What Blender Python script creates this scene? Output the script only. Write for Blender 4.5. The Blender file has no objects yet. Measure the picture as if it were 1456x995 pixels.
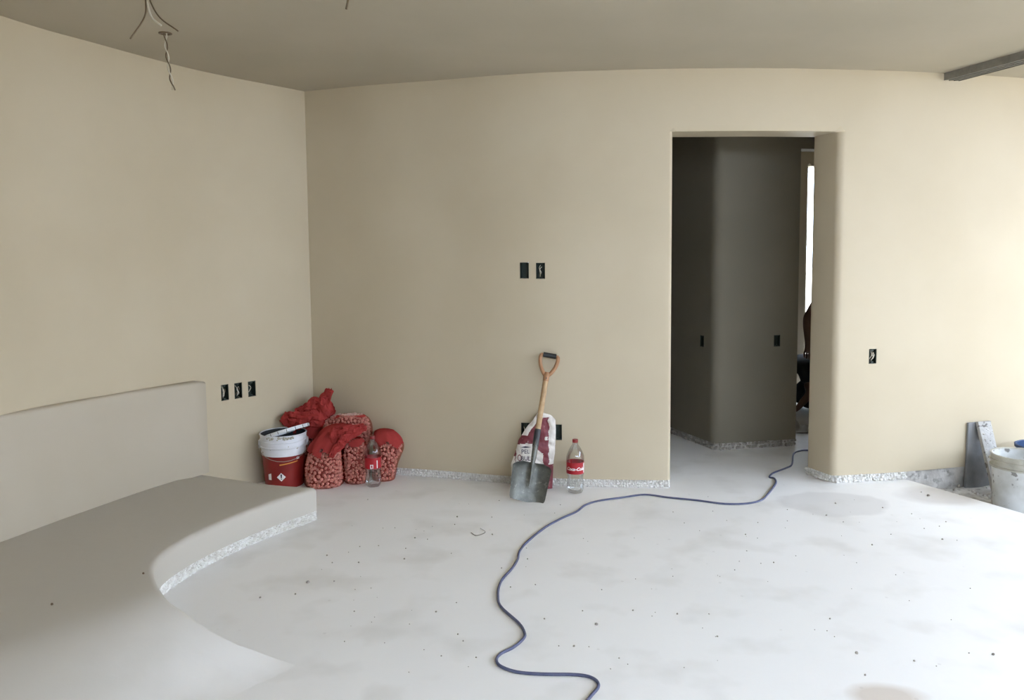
import bpy, bmesh, math, random
from mathutils import Vector, Matrix, noise
random.seed(7)
PI = math.pi
S = bpy.context.scene
C = S.collection

# ------------------------------------------------------------------ camera
FPX, CX, CY = 1130.0, 728.0, 449.0
PITCH, ROLL = math.radians(4.5), 0.009
EYE = Vector((0, 0, 1.44))
H = 2.51
Fv = Vector((0, math.cos(PITCH), -math.sin(PITCH)))
R0 = Vector((1, 0, 0)); U0 = Vector((0, math.sin(PITCH), math.cos(PITCH)))
Uv = U0*math.cos(ROLL) + R0*math.sin(ROLL)
Rv = R0*math.cos(ROLL) - U0*math.sin(ROLL)
cam_data = bpy.data.cameras.new('camera'); cam = bpy.data.objects.new('camera', cam_data); C.objects.link(cam)
cam_data.sensor_fit = 'HORIZONTAL'; cam_data.sensor_width = 36
cam_data.lens = FPX*36/1456; cam_data.shift_y = -(497.5-CY)/1456
cam_data.clip_start = .05; cam_data.clip_end = 300
M = Matrix(((Rv.x, Uv.x, -Fv.x, EYE.x), (Rv.y, Uv.y, -Fv.y, EYE.y), (Rv.z, Uv.z, -Fv.z, EYE.z), (0, 0, 0, 1)))
cam.matrix_world = M
S.camera = cam

# ------------------------------------------------------------------ world, sun, exposure
S.view_settings.view_transform = 'Standard'; S.view_settings.look = 'None'
S.view_settings.gamma = 1; S.view_settings.use_curve_mapping = False
S.view_settings.exposure = 0.0
W = bpy.data.worlds.new('sky'); S.world = W; W.use_nodes = True
bgn = W.node_tree.nodes['Background']
bgn.inputs[0].default_value = (.67, .795, 1.0, 1); bgn.inputs[1].default_value = 15.5
sd = bpy.data.lights.new('sun', 'SUN'); sd.energy = 14; sd.angle = math.radians(1.5); sd.color = (1, .84, .62)
sun = bpy.data.objects.new('sun', sd); C.objects.link(sun)
sun.rotation_euler = Vector((-.32, -.40, 1)).to_track_quat('Z', 'Y').to_euler()

# ------------------------------------------------------------------ pixel to place helpers (measuring only)
def ray(px, py): return Fv*FPX + Rv*(px-CX) - Uv*(py-CY)
def at_z(px, py, z):
    d = ray(px, py); return EYE + d*((z-EYE.z)/d.z)
def at_y(px, py, y):
    d = ray(px, py); return EYE + d*(y/d.y)

# ------------------------------------------------------------------ materials
def new_mat(name, col=(.5, .5, .5), rough=.6, metal=0, spec=.5):
    m = bpy.data.materials.new(name); m.use_nodes = True
    b = m.node_tree.nodes['Principled BSDF']
    b.inputs['Base Color'].default_value = (*col, 1); b.inputs['Roughness'].default_value = rough
    b.inputs['Metallic'].default_value = metal; b.inputs['Specular IOR Level'].default_value = spec
    return m
def N(m, t, **kw):
    n = m.node_tree.nodes.new(t)
    for k, v in kw.items():
        if hasattr(n, k): setattr(n, k, v)
        else: n.inputs[k].default_value = v
    return n
def L(m, a, b): m.node_tree.links.new(a, b)
def noisy(name, c1, c2, scale=3, rough=.7, bump=.1, bscale=60, detail=4, lo=.35, hi=.65, metal=0, spec=.4, c3=None, s3=40, lo3=.62, hi3=.7, dist=.01):
    """two-colour noise with optional speckle colour, and a fine bump"""
    m = new_mat(name, c1, rough, metal, spec); b = m.node_tree.nodes['Principled BSDF']
    g = N(m, 'ShaderNodeNewGeometry')
    no = N(m, 'ShaderNodeTexNoise'); no.inputs['Scale'].default_value = scale; no.inputs['Detail'].default_value = detail
    L(m, g.outputs['Position'], no.inputs['Vector'])
    mr = N(m, 'ShaderNodeMapRange'); mr.inputs['From Min'].default_value = lo; mr.inputs['From Max'].default_value = hi
    L(m, no.outputs['Fac'], mr.inputs['Value'])
    mx = N(m, 'ShaderNodeMix', data_type='RGBA'); mx.inputs[6].default_value = (*c1, 1); mx.inputs[7].default_value = (*c2, 1)
    L(m, mr.outputs[0], mx.inputs[0]); out = mx.outputs[2]
    if c3:
        n3 = N(m, 'ShaderNodeTexNoise'); n3.inputs['Scale'].default_value = s3; n3.inputs['Detail'].default_value = 3
        L(m, g.outputs['Position'], n3.inputs['Vector'])
        r3 = N(m, 'ShaderNodeMapRange'); r3.inputs['From Min'].default_value = lo3; r3.inputs['From Max'].default_value = hi3
        L(m, n3.outputs['Fac'], r3.inputs['Value'])
        m3 = N(m, 'ShaderNodeMix', data_type='RGBA'); m3.inputs[7].default_value = (*c3, 1)
        L(m, out, m3.inputs[6]); L(m, r3.outputs[0], m3.inputs[0]); out = m3.outputs[2]
    L(m, out, b.inputs['Base Color'])
    if bump:
        nb = N(m, 'ShaderNodeTexNoise'); nb.inputs['Scale'].default_value = bscale; nb.inputs['Detail'].default_value = 5
        L(m, g.outputs['Position'], nb.inputs['Vector'])
        bp = N(m, 'ShaderNodeBump'); bp.inputs['Strength'].default_value = bump; bp.inputs['Distance'].default_value = dist
        L(m, nb.outputs['Fac'], bp.inputs['Height']); L(m, bp.outputs[0], b.inputs['Normal'])
    return m

WALLC1, WALLC2 = (.555, .478, .345), (.52, .443, .315)
m_wall = noisy('smooth beige plaster', WALLC1, WALLC2, 1.6, .55, .10, 9, spec=.3)
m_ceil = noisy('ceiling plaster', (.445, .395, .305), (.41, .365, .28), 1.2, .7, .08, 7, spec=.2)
m_slab = noisy('platform plaster', (.56, .525, .465), (.50, .465, .405), 2.2, .6, .10, 14, spec=.3)
m_base = noisy('white crumbly base', (.80, .78, .74), (.62, .60, .56), 30, .9, .6, 60, spec=.1, c3=(.35, .34, .32), s3=70)
m_pebble = noisy('white pebble', (.86, .85, .82), (.66, .63, .58), 45, .8, .2, 90, spec=.2)
m_rubble = noisy('grey cement rubble', (.40, .38, .35), (.62, .60, .57), 9, .95, .8, 35, c3=(.24, .23, .21), s3=22, lo3=.56, hi3=.74)
m_ground = noisy('terrace ground', (.46, .42, .34), (.38, .35, .27), 2, .9, .4, 20)
m_boxd = new_mat('dark green electrical box', (.018, .030, .022), .5)
m_dark = new_mat('dark cavity', (.012, .011, .01), .9)
m_wirew = new_mat('pale wire insulation', (.62, .58, .48), .5)
m_wireb = new_mat('brown wire insulation', (.13, .09, .05), .5)
m_track = noisy('dull aluminium', (.26, .25, .22), (.20, .19, .17), 20, .55, .05, 80, metal=.3)
m_white = noisy('white plastic', (.80, .82, .86), (.72, .74, .78), 12, .35, .05, 40, spec=.5, c3=(.45, .43, .36), s3=30, lo3=.66, hi3=.7)
m_red = noisy('red printed label', (.27, .022, .018), (.20, .016, .014), 10, .4, .0)
m_orange = new_mat('orange print', (.75, .32, .06), .5)
m_inside = new_mat('dark bucket inside', (.035, .042, .05), .6)
m_steel = noisy('galvanised shovel steel', (.175, .18, .162), (.115, .12, .108), 18, .42, .15, 60, metal=.55, spec=.5, c3=(.26, .26, .24), s3=45, lo3=.60, hi3=.72)
m_socket = new_mat('blackened steel socket', (.05, .05, .055), .45, .4)
m_wood = noisy('pale ash handle', (.52, .36, .20), (.42, .27, .14), 30, .5, .1, 60)
m_wood2 = noisy('varnished handle', (.42, .22, .11), (.34, .17, .08), 25, .4, .05, 60)
m_blackgrip = new_mat('black grip', (.012, .013, .014), .45)
m_paper = noisy('white sack paper', (.78, .74, .69), (.66, .61, .56), 14, .6, .5, 22)
m_maroon = noisy('maroon sack print', (.150, .022, .035), (.21, .045, .055), 30, .5, .4, 26, c3=(.45, .35, .32), s3=24, lo3=.62, hi3=.72)
m_printdark = new_mat('dark print', (.05, .045, .07), .6)
m_redlabel = new_mat('red bottle label', (.40, .012, .020), .35)
m_whiteprint = new_mat('white print', (.88, .84, .82), .5)
m_cap = new_mat('red bottle cap', (.22, .012, .012), .4)
m_cord = noisy('blue grey rubber cord', (.075, .085, .16), (.11, .12, .20), 30, .45, .1, 80)
m_cloud = noisy('plaster smeared plastic', (.66, .67, .66), (.50, .50, .47), 8, .6, .3, 30, c3=(.22, .21, .19), s3=22, lo3=.63, hi3=.68)
m_smear = noisy('mortar smeared rim', (.50, .48, .40), (.38, .36, .30), 14, .8, .6, 40)
m_plank = noisy('mortar spattered plank', (.46, .45, .43), (.36, .35, .33), 10, .85, .5, 35, c3=(.16, .15, .14), s3=32, lo3=.6, hi3=.66)
m_bluep = new_mat('blue plastic', (.018, .05, .13), .5)
m_skin = noisy('brown skin', (.16, .082, .055), (.14, .070, .048), 10, .55, .05, 80)
m_shirt = noisy('dark shirt', (.020, .024, .026), (.014, .017, .02), 20, .9, .2, 50)
m_trouser = noisy('navy trousers', (.022, .026, .034), (.03, .034, .04), 20, .9, .2, 50)
m_hair = new_mat('black hair', (.01, .009, .008), .6)
m_eye = new_mat('eye', (.5, .48, .45), .3)
m_shoe = noisy('dusty brown boot', (.10, .07, .05), (.2, .17, .14), 15, .8, .2, 40)
m_sheet = noisy('white plastic sheet', (.62, .60, .56), (.5, .48, .44), 9, .6, .5, 25)

# clear bottle: thin clear plastic
def clear_mat():
    m = bpy.data.materials.new('clear thin plastic'); m.use_nodes = True; nt = m.node_tree
    nt.nodes.clear(); o = N(m, 'ShaderNodeOutputMaterial')
    t = N(m, 'ShaderNodeBsdfTransparent'); t.inputs[0].default_value = (.95, .96, .955, 1)
    g = N(m, 'ShaderNodeBsdfGlossy'); g.inputs['Roughness'].default_value = .08
    lw = N(m, 'ShaderNodeLayerWeight'); lw.inputs[0].default_value = .35
    mr = N(m, 'ShaderNodeMapRange'); mr.inputs['To Min'].default_value = .055; mr.inputs['To Max'].default_value = .60
    mx = N(m, 'ShaderNodeMixShader'); L(m, lw.outputs['Fresnel'], mr.inputs['Value']); L(m, mr.outputs[0], mx.inputs[0])
    L(m, t.outputs[0], mx.inputs[1]); L(m, g.outputs[0], mx.inputs[2]); L(m, mx.outputs[0], o.inputs[0])
    return m
m_clear = clear_mat()
# red net: woven strands with see-through holes between them
def net_mat(name, cover, col, tint=(1, .80, .78)):
    m = bpy.data.materials.new(name); m.use_nodes = True; nt = m.node_tree
    nt.nodes.clear(); o = N(m, 'ShaderNodeOutputMaterial')
    t = N(m, 'ShaderNodeBsdfTransparent'); t.inputs[0].default_value = (*tint, 1)
    d = N(m, 'ShaderNodeBsdfDiffuse'); d.inputs[0].default_value = (*col, 1)
    tr = N(m, 'ShaderNodeBsdfTranslucent'); tr.inputs[0].default_value = (*col, 1)
    a = N(m, 'ShaderNodeMixShader'); a.inputs[0].default_value = .0
    L(m, d.outputs[0], a.inputs[1]); L(m, tr.outputs[0], a.inputs[2])
    g = N(m, 'ShaderNodeNewGeometry'); no = N(m, 'ShaderNodeTexNoise'); no.inputs['Scale'].default_value = 28
    L(m, g.outputs['Position'], no.inputs['Vector'])
    mr = N(m, 'ShaderNodeMapRange'); mr.inputs['From Min'].default_value = .3; mr.inputs['From Max'].default_value = .7
    mr.inputs['To Min'].default_value = cover-.05; mr.inputs['To Max'].default_value = cover+.05
    L(m, no.outputs['Fac'], mr.inputs['Value'])
    mx = N(m, 'ShaderNodeMixShader'); L(m, mr.outputs[0], mx.inputs[0])
    L(m, t.outputs[0], mx.inputs[1]); L(m, a.outputs[0], mx.inputs[2]); L(m, mx.outputs[0], o.inputs[0])
    return m
m_net = net_mat('red net stretched', .10, (.26, .055, .050), (.97, .70, .66))
m_net2 = net_mat('red net gathered', .95, (.36, .048, .044))
m_core = new_mat('sack inner shade', (.30, .12, .11), .9, 0, .1)
m_stone = noisy('pale pink pebble', (.84, .66, .60), (.50, .34, .30), 60, .75, .1, 90)

# floor: pale dusty slab with stains
def floor_mat(slab=False):
    m = noisy('dusty platform plaster' if slab else 'dusty white floor', (.87, .855, .83), (.84, .825, .80), 1.3, .62, .12, 16, spec=.35, c3=(.72, .70, .66), s3=3.3, lo3=.52, hi3=.80)
    nt = m.node_tree; b = nt.nodes['Principled BSDF']
    base = b.inputs['Base Color'].links[0].from_socket
    g = [n for n in nt.nodes if n.type == 'NEW_GEOMETRY'][0]
    def blot(prev, c, rad, sx, sy, col, amt, soft=.3):
        mp = N(m, 'ShaderNodeMapping', vector_type='POINT')
        mp.inputs['Location'].default_value = (-c[0]/sx, -c[1]/sy, 0); mp.inputs['Scale'].default_value = (1/sx, 1/sy, 0)
        L(m, g.outputs['Position'], mp.inputs['Vector'])
        nz = N(m, 'ShaderNodeTexNoise'); nz.inputs['Scale'].default_value = 5; L(m, g.outputs['Position'], nz.inputs['Vector'])
        ln = N(m, 'ShaderNodeVectorMath', operation='LENGTH'); L(m, mp.outputs[0], ln.inputs[0])
        ad = N(m, 'ShaderNodeMath', operation='MULTIPLY_ADD'); L(m, nz.outputs['Fac'], ad.inputs[0]); ad.inputs[1].default_value = .6; L(m, ln.outputs['Value'], ad.inputs[2])
        mr = N(m, 'ShaderNodeMapRange'); mr.inputs['From Min'].default_value = rad+.3-soft/2; mr.inputs['From Max'].default_value = rad+.3+soft/2
        mr.inputs['To Min'].default_value = amt; mr.inputs['To Max'].default_value = 0
        L(m, ad.outputs[0], mr.inputs['Value'])
        mx = N(m, 'ShaderNodeMix', data_type='RGBA'); mx.inputs[7].default_value = (*col, 1)
        L(m, prev, mx.inputs[6]); L(m, mr.outputs[0], mx.inputs[0]); return mx.outputs[2]
    p = at_z(1185, 716, 0); s = blot(base, p, 1, .30, .22, (.62, .60, .58), .45, .14)
    p = at_z(1262, 990, 0); s = blot(s, p, 1, .12, .07, (.52, .43, .34), .65, .6)
    p = at_z(1335, 705, 0); s = blot(s, p, 1, .22, .16, (.52, .48, .45), .5, .5)
    for (px, py, sx, sy, a) in ((580, 795, .12, .05, .35), (800, 728, .3, .08, .25), (650, 730, .16, .06, .3), (900, 740, .35, .12, .18), (990, 690, .5, .15, .3), (430, 830, .16, .08, .25), (520, 900, .2, .05, .2)):
        p = at_z(px, py, 0); s = blot(s, p, 1, sx, sy, (.66, .63, .58), a*.55, .8)
    # dark specks
    n2 = N(m, 'ShaderNodeTexVoronoi'); n2.inputs['Scale'].default_value = 7
    L(m, g.outputs['Position'], n2.inputs['Vector'])
    r2 = N(m, 'ShaderNodeMapRange'); r2.inputs['From Min'].default_value = .035; r2.inputs['From Max'].default_value = .06
    r2.inputs['To Min'].default_value = .16; r2.inputs['To Max'].default_value = 0
    L(m, n2.outputs['Distance'], r2.inputs['Value'])
    m2 = N(m, 'ShaderNodeMix', data_type='RGBA'); m2.inputs[7].default_value = (.30, .27, .23, 1)
    L(m, s, m2.inputs[6]); L(m, r2.outputs[0], m2.inputs[0])
    out = m2.outputs[2]
    if slab:     # bare plaster further up, floor dust trodden over the lower end
        vm = N(m, 'ShaderNodeVectorMath', operation='DOT_PRODUCT'); vm.inputs[1].default_value = (1, -.25, 0); L(m, g.outputs['Position'], vm.inputs[0])
        nz = N(m, 'ShaderNodeTexNoise'); nz.inputs['Scale'].default_value = 2.5; L(m, g.outputs['Position'], nz.inputs['Vector'])
        ad = N(m, 'ShaderNodeMath', operation='MULTIPLY_ADD'); L(m, nz.outputs['Fac'], ad.inputs[0]); ad.inputs[1].default_value = .2; L(m, vm.outputs['Value'], ad.inputs[2])
        k0 = -1.95+.1
        mr = N(m, 'ShaderNodeMapRange'); mr.inputs['From Min'].default_value = k0-.30; mr.inputs['From Max'].default_value = k0+.55; mr.interpolation_type = 'SMOOTHSTEP'
        L(m, ad.outputs[0], mr.inputs['Value'])
        mx = N(m, 'ShaderNodeMix', data_type='RGBA'); mx.inputs[6].default_value = (.50, .465, .405, 1); L(m, mr.outputs[0], mx.inputs[0]); L(m, out, mx.inputs[7]); out = mx.outputs[2]
    L(m, out, b.inputs['Base Color'])
    return m
m_floor = floor_mat(); m_slab = floor_mat(True)

# ------------------------------------------------------------------ object helpers
def link(name, me, mat, parent=None, smooth=None):
    o = bpy.data.objects.new(name, me); C.objects.link(o)
    for x in (mat if isinstance(mat, (list, tuple)) else [mat]): me.materials.append(x)
    if parent is not None: o.parent = parent
    if smooth is not None:
        me.polygons.foreach_set('use_smooth', [True]*len(me.polygons))
        if smooth < 179: me.set_sharp_from_angle(angle=math.radians(smooth))
    return o
def obj(name, bm, mat, parent=None, smooth=40):
    me = bpy.data.meshes.new(name); bm.to_mesh(me); bm.free(); return link(name, me, mat, parent, smooth)
def tag(o, label=None, cat=None, group=None, kind=None):
    if label: o['label'] = label
    if cat: o['category'] = cat
    if group: o['group'] = group
    if kind: o['kind'] = kind
    return o
def thing(name, label, cat, loc=(0, 0, 0), rz=0, group=None):
    o = bpy.data.objects.new(name, None); C.objects.link(o); o.empty_display_size = .05
    o.location = loc; o.rotation_euler = (0, 0, rz); return tag(o, label, cat, group)
def add_box(bm, c, s, rot=None, bev=0):
    r = bmesh.ops.create_cube(bm, size=1); vs = r['verts']
    for v in vs:
        v.co = Vector((v.co.x*s[0], v.co.y*s[1], v.co.z*s[2]))
    if bev:
        es = list({e for v in vs for e in v.link_edges})
        rb = bmesh.ops.bevel(bm, geom=es, offset=bev, segments=2, affect='EDGES', profile=.5); vs = list({v for f in rb['faces'] for v in f.verts} | {v for v in vs if v.is_valid})
    mt = Matrix.Translation(c) @ (rot if rot is not None else Matrix.Identity(4))
    for v in vs: v.co = mt @ v.co
    return vs
def frame(d):
    d = d.normalized(); a = Vector((0, 0, 1)) if abs(d.z) < .9 else Vector((1, 0, 0))
    u = d.cross(a).normalized(); return u, d.cross(u).normalized()
def add_tube(bm, pts, rad, seg=8, cap=True, flat=1.0, wr=None):
    pts = [Vector(p) for p in pts]; rs = rad if isinstance(rad, (list, tuple)) else [rad]*len(pts)
    rings = []; pu = None
    for i, p in enumerate(pts):
        d = (pts[min(i+1, len(pts)-1)] - pts[max(i-1, 0)])
        if pu is None: pu, w = frame(d)
        dn = d.normalized(); pu = (pu - dn*pu.dot(dn)).normalized(); w = dn.cross(pu)
        r = rs[i]; ra, rb = (r if isinstance(r, tuple) else (r, r*flat)); ring = []
        for k in range(seg):
            a = 2*PI*k/seg; q = p + pu*math.cos(a)*ra + w*math.sin(a)*rb
            if wr: q = wr(q, a, i)
            ring.append(bm.verts.new(q))
        rings.append(ring)
    for i in range(len(rings)-1):
        for k in range(seg): bm.faces.new((rings[i][k], rings[i][(k+1) % seg], rings[i+1][(k+1) % seg], rings[i+1][k]))
    if cap:
        bm.faces.new(list(reversed(rings[0]))); bm.faces.new(rings[-1])
    return rings
def add_lathe(bm, prof, seg=32, mt=None, a0=0, a1=2*PI):
    full = abs(a1-a0-2*PI) < 1e-6; n = seg if full else seg+1; rings = []
    for (r, z) in prof:
        if r < 1e-6: rings.append([bm.verts.new(Vector((0, 0, z)))]*n)
        else: rings.append([bm.verts.new(Vector((r*math.cos(a0+(a1-a0)*k/seg), r*math.sin(a0+(a1-a0)*k/seg), z))) for k in range(n)])
    for i in range(len(rings)-1):
        for k in range(seg):
            q = [rings[i][k], rings[i][(k+1) % n], rings[i+1][(k+1) % n], rings[i+1][k]]; u = []
            for v in q:
                if v not in u: u.append(v)
            if len(u) >= 3: bm.faces.new(u)
    if mt is not None:
        for v in {v for r in rings for v in r}: v.co = mt @ v.co
def catmull(pts, n=8):
    pts = [Vector(p) for p in pts]; P = [pts[0]*2-pts[1]] + pts + [pts[-1]*2-pts[-2]]; out = []
    for i in range(1, len(P)-2):
        for k in range(n):
            t = k/n; a, b, c, d = P[i-1], P[i], P[i+1], P[i+2]
            out.append(.5*((2*b)+(c-a)*t+(2*a-5*b+4*c-d)*t*t+(3*b-a-3*c+d)*t**3))
    out.append(pts[-1]); return out
def text_mesh(s, size, shear=0, extrude=.0004, offset=0):
    cu = bpy.data.curves.new('t', 'FONT'); cu.body = s; cu.size = size; cu.shear = shear; cu.extrude = extrude; cu.offset = offset
    cu.align_x = 'CENTER'; cu.align_y = 'CENTER'; cu.resolution_u = 3
    o = bpy.data.objects.new('t', cu); C.objects.link(o); bpy.context.view_layer.update()
    me = bpy.data.meshes.new_from_object(o.evaluated_get(bpy.context.evaluated_depsgraph_get()))
    bpy.data.objects.remove(o); bpy.data.curves.remove(cu); return me

# ------------------------------------------------------------------ plan curves of the curved walls
K = (H-1.44)/1.16
def sc(l): return [Vector((x*K, y*K, 0)) for x, y in l]
left_pts = [Vector((-2.30, .6, 0)), Vector((-2.42, 1.6, 0)), Vector((-2.40, 2.6, 0))] + [Vector((x*K-.015, y*K, 0)) for x, y in [(-2.431, 3.897), (-2.245, 4.416), (-1.932, 5.092)]] + sc([(-1.461, 5.759)])
left_pts[3].x -= .0
back_pts = sc([(-1.461, 5.759), (-.957, 5.567), (-.515, 5.443), (-.106, 5.309), (.236, 5.229), (.557, 5.19), (.954, 5.158), (1.35, 5.155), (1.698, 5.169), (2.047, 5.209), (2.583, 5.290), (3.173, 5.432), (3.8, 5.62), (4.6, 5.9)])
back_crv = catmull(back_pts, 6); left_crv = catmull(left_pts, 6)
def arcs(c):
    s = [0]
    for i in range(1, len(c)): s.append(s[-1]+(c[i]-c[i-1]).length)
    return s
def hit(c, px, py):
    """pixel ray against the vertical wall over plan curve c: arc length, height, point"""
    d = ray(px, py); s = arcs(c)
    for i in range(len(c)-1):
        a, b = c[i], c[i+1]; e = b-a
        den = d.x*e.y - d.y*e.x
        if abs(den) < 1e-9: continue
        u = (a.y*d.x - a.x*d.y)/-den if False else (d.y*a.x - d.x*a.y)/den
        if -1e-6 <= u <= 1+1e-6:
            q = a+e*u; t = q.y/d.y if abs(d.y) > 1e-6 else q.x/d.x
            if t > 0: return s[i]+e.length*u, EYE.z+d.z*t, Vector((q.x, q.y, EYE.z+d.z*t))
    raise ValueError((px, py))
def at_s(c, s):
    ss = arcs(c)
    for i in range(len(c)-1):
        if s <= ss[i+1] or i == len(c)-2:
            t = (s-ss[i])/(ss[i+1]-ss[i]); e = (c[i+1]-c[i]); return c[i]+e*t, Vector((-e.y, e.x, 0)).normalized()
def wall(name, c, z0, z1, th, holes, mat, kind='structure', skew={}, round_holes=()):
    """upright wall over plan curve c with square holes; outward side is to the left of travel"""
    ss = arcs(c); cuts = sorted({round(v, 5) for h in holes for v in h[:2]})
    keep = [s for s in ss if all(abs(s-k) > .06 for k in cuts)]
    if ss[0] not in keep: keep.append(ss[0])
    sl = sorted(set(keep) | set(cuts) | {ss[-1]})
    zl = sorted({z0, z1} | {h[2] for h in holes} | {h[3] for h in holes} | {z for z in (.9, 1.8) if z0 < z < z1})
    bm = bmesh.new(); vf = {}; vb = {}
    nrm = {}
    for i, s in enumerate(sl):
        p, n = at_s(c, s); 
        p1, n1 = at_s(c, max(s-.03, 0)); p2, n2 = at_s(c, min(s+.03, ss[-1])); n = (n1+n2).normalized()
        for j, z in enumerate(zl):
            vf[i, j] = bm.verts.new((p.x, p.y, z)); k_ = skew.get(round(s, 5), 0); vb[i, j] = bm.verts.new((p.x+n.x*th+n.y*k_, p.y+n.y*th-n.x*k_, z))
    def solid(i, j):
        if not (0 <= i < len(sl)-1 and 0 <= j < len(zl)-1): return False
        sm, zm = (sl[i]+sl[i+1])/2, (zl[j]+zl[j+1])/2
        return not any(h[0] < sm < h[1] and h[2] < zm < h[3] for h in holes)
    for i in range(len(sl)-1):
        for j in range(len(zl)-1):
            if not solid(i, j): continue
            bm.faces.new((vf[i, j], vf[i+1, j], vf[i+1, j+1], vf[i, j+1]))
            bm.faces.new((vb[i, j], vb[i, j+1], vb[i+1, j+1], vb[i+1, j]))
            if not solid(i-1, j): bm.faces.new((vf[i, j], vf[i, j+1], vb[i, j+1], vb[i, j]))
            if not solid(i+1, j): bm.faces.new((vf[i+1, j], vb[i+1, j], vb[i+1, j+1], vf[i+1, j+1]))
            if not solid(i, j-1): bm.faces.new((vf[i, j], vb[i, j], vb[i+1, j], vf[i+1, j]))
            if not solid(i, j+1): bm.faces.new((vf[i, j+1], vf[i+1, j+1], vb[i+1, j+1], vb[i, j+1]))
    bmesh.ops.remove_doubles(bm, verts=bm.verts, dist=1e-5)
    for (s, lo, hi, r) in round_holes:      # vertical arrises to round
        for vv in (vf, vb):
            i = min(range(len(sl)), key=lambda q: abs(sl[q]-s)); es = []
            for j in range(len(zl)-1):
                if zl[j] >= lo-1e-6 and zl[j+1] <= hi+1e-6:
                    a, b = vv[i, j], vv[i, j+1]
                    if a.is_valid and b.is_valid:
                        e = bm.edges.get((a, b))
                        if e: es.append(e)
            if es: bmesh.ops.bevel(bm, geom=es, offset=r, segments=6, affect='EDGES', profile=.5)
    o = obj(name, bm, mat, smooth=35); tag(o, kind=kind); return o

# ------------------------------------------------------------------ structure
TH = .235
PEB = .052
sdl = hit(back_crv, 954, 600)[0]; sdr = hit(back_crv, 1185.5, 600)[0]
SKEW = {round(sdr, 5): -.055}
DTOP = hit(back_crv, 1075, 186)[1]
def boxhole(c, px, py, w=.056, h=.098):
    s, z, _ = hit(c, px, py); return (s-w/2, s+w/2, z-h/2, z+h/2)
back_boxes = [boxhole(back_crv, 745.5, 384.5), boxhole(back_crv, 768.5, 385), boxhole(back_crv, 747, 612), boxhole(back_crv, 792.5, 614.5), boxhole(back_crv, 1241, 506.5, .052, .092)]
left_boxes = [boxhole(left_crv, 320, 558), boxhole(left_crv, 339, 555.3), boxhole(left_crv, 358.3, 552.7)]
# back wall runs from the corner to the terrace; front of the wall faces the camera, thickness goes behind
wall('wall_back', back_crv, PEB, H, TH, [(sdl, sdr, PEB, DTOP)] + back_boxes, m_wall, skew=SKEW, round_holes=[(sdl, PEB, DTOP, .022), (sdr, PEB, DTOP, .035)])
wall('wall_left', left_crv, 0, H, TH, left_boxes, m_wall)

def plan_obj(name, poly, z0, z1, mat, sub=0):
    bm = bmesh.new(); a = [bm.verts.new((x, y, z0)) for x, y in poly]; b = [bm.verts.new((x, y, z1)) for x, y in poly]
    n = len(poly); bm.faces.new(b); bm.faces.new(list(reversed(a)))
    for i in range(n): bm.faces.new((a[i], a[(i+1) % n], b[(i+1) % n], b[i]))
    bmesh.ops.recalc_face_normals(bm, faces=bm.faces)
    return tag(obj(name, bm, mat, smooth=30), kind='structure')
# slab edge / track line
TA = Vector((2.46, 4.93, 0)); TB = Vector((2.783, 4.236, 0)); TD = (TB-TA).normalized(); TN = Vector((-TD.y, TD.x, 0))
TE = TA + TD*5.95                      # near the rear wall
floor_poly = [(-2.75, -1.9), (TE.x, -1.9), (TE.x, TE.y)]
floor_poly = [(-2.75, TE.y), (TE.x, TE.y), (TA.x, TA.y), (2.55, 5.2), (5.4, 6.4), (5.4, 9.2), (-2.75, 9.2)]
plan_obj('floor', floor_poly, -.2, 0, m_floor)
OH = 1.5
plan_obj('ceiling', [(-3.0, TE.y-.22), (TE.x+1.2, TE.y-.22), (TE.x+.65, 1.0), (TA.x+3.1, 3.0), (TA.x+3.1, TA.y+.6), (5.6, 6.0), (5.6, 6.4), (5.6, 9.3), (-3.0, 9.3)], H, H+.25, m_ceil)  # unseen overhang past the track shaped to cut light on the right wall
# rear wall (behind the camera) and the corner beside it
def straight(name, a, b, z0, z1, th, holes=(), mat=m_wall, rh=()):
    n = max(2, int((Vector(b)-Vector(a)).length/.4)); A, B = Vector((*a, 0)), Vector((*b, 0))
    return wall(name, [A.lerp(B, i/n) for i in range(n+1)], z0, z1, th, list(holes), mat, round_holes=list(rh))
rl = (TE.x+2.75)
straight('wall_rear', (TE.x, TE.y), (-2.75, TE.y), 0, H, .2, [(.15, 5.0, 0, 2.46)])  # wide opening added behind the camera to light floor and left wall
straight('wall_left_rear', (-2.75, TE.y), (-2.30, .6), 0, H, .2)
# hall behind the doorway: a rounded corner wall with one dark flank and one facing the door
h0 = Vector((.75, 7.6, 0)); h1 = at_z(1016, 641, 0); h2 = at_z(1131, 634, 0)
hdir = (h2-h1).normalized()
def corner_curve(a, b, c, r, n=6):
    u, w = (a-b).normalized(), (c-b).normalized(); out = []
    m1 = max(2, int((a-b).length/.35)); st = b+u*r; en = b+w*r
    out += [a.lerp(st, i/m1) for i in range(m1)]
    for i in range(n+1):
        t = i/n; out.append(st*(1-t)**2+b*2*t*(1-t)+en*t*t)
    m2 = max(2, int((c-b).length/.3)); out += [en.lerp(c, i/m2) for i in range(1, m2+1)]
    return out
hz = Vector((0, 0, 0))
hall_crv = corner_curve(Vector((h0.x, h0.y, 0)), Vector((h1.x, h1.y, 0)), Vector((h2.x, h2.y, 0)), .07)
hb = []
for (px, py, w) in ((998, 485, .05), (1105, 484.5, .05)):
    try: hb.append(boxhole(hall_crv, px, py, w, .085))
    except ValueError: pass
m_hall = noisy('grey undercoat plaster', (.22, .195, .145), (.195, .175, .13), 1.6, .7, .10, 9, spec=.2)  # darker than the room plaster, the hall's shade put into the colour
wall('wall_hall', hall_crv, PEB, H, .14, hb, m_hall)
h3 = h2+hdir*.95; h4 = Vector((5.2, h3.y+(5.2-h3.x)*hdir.y/hdir.x, 0))
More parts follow.
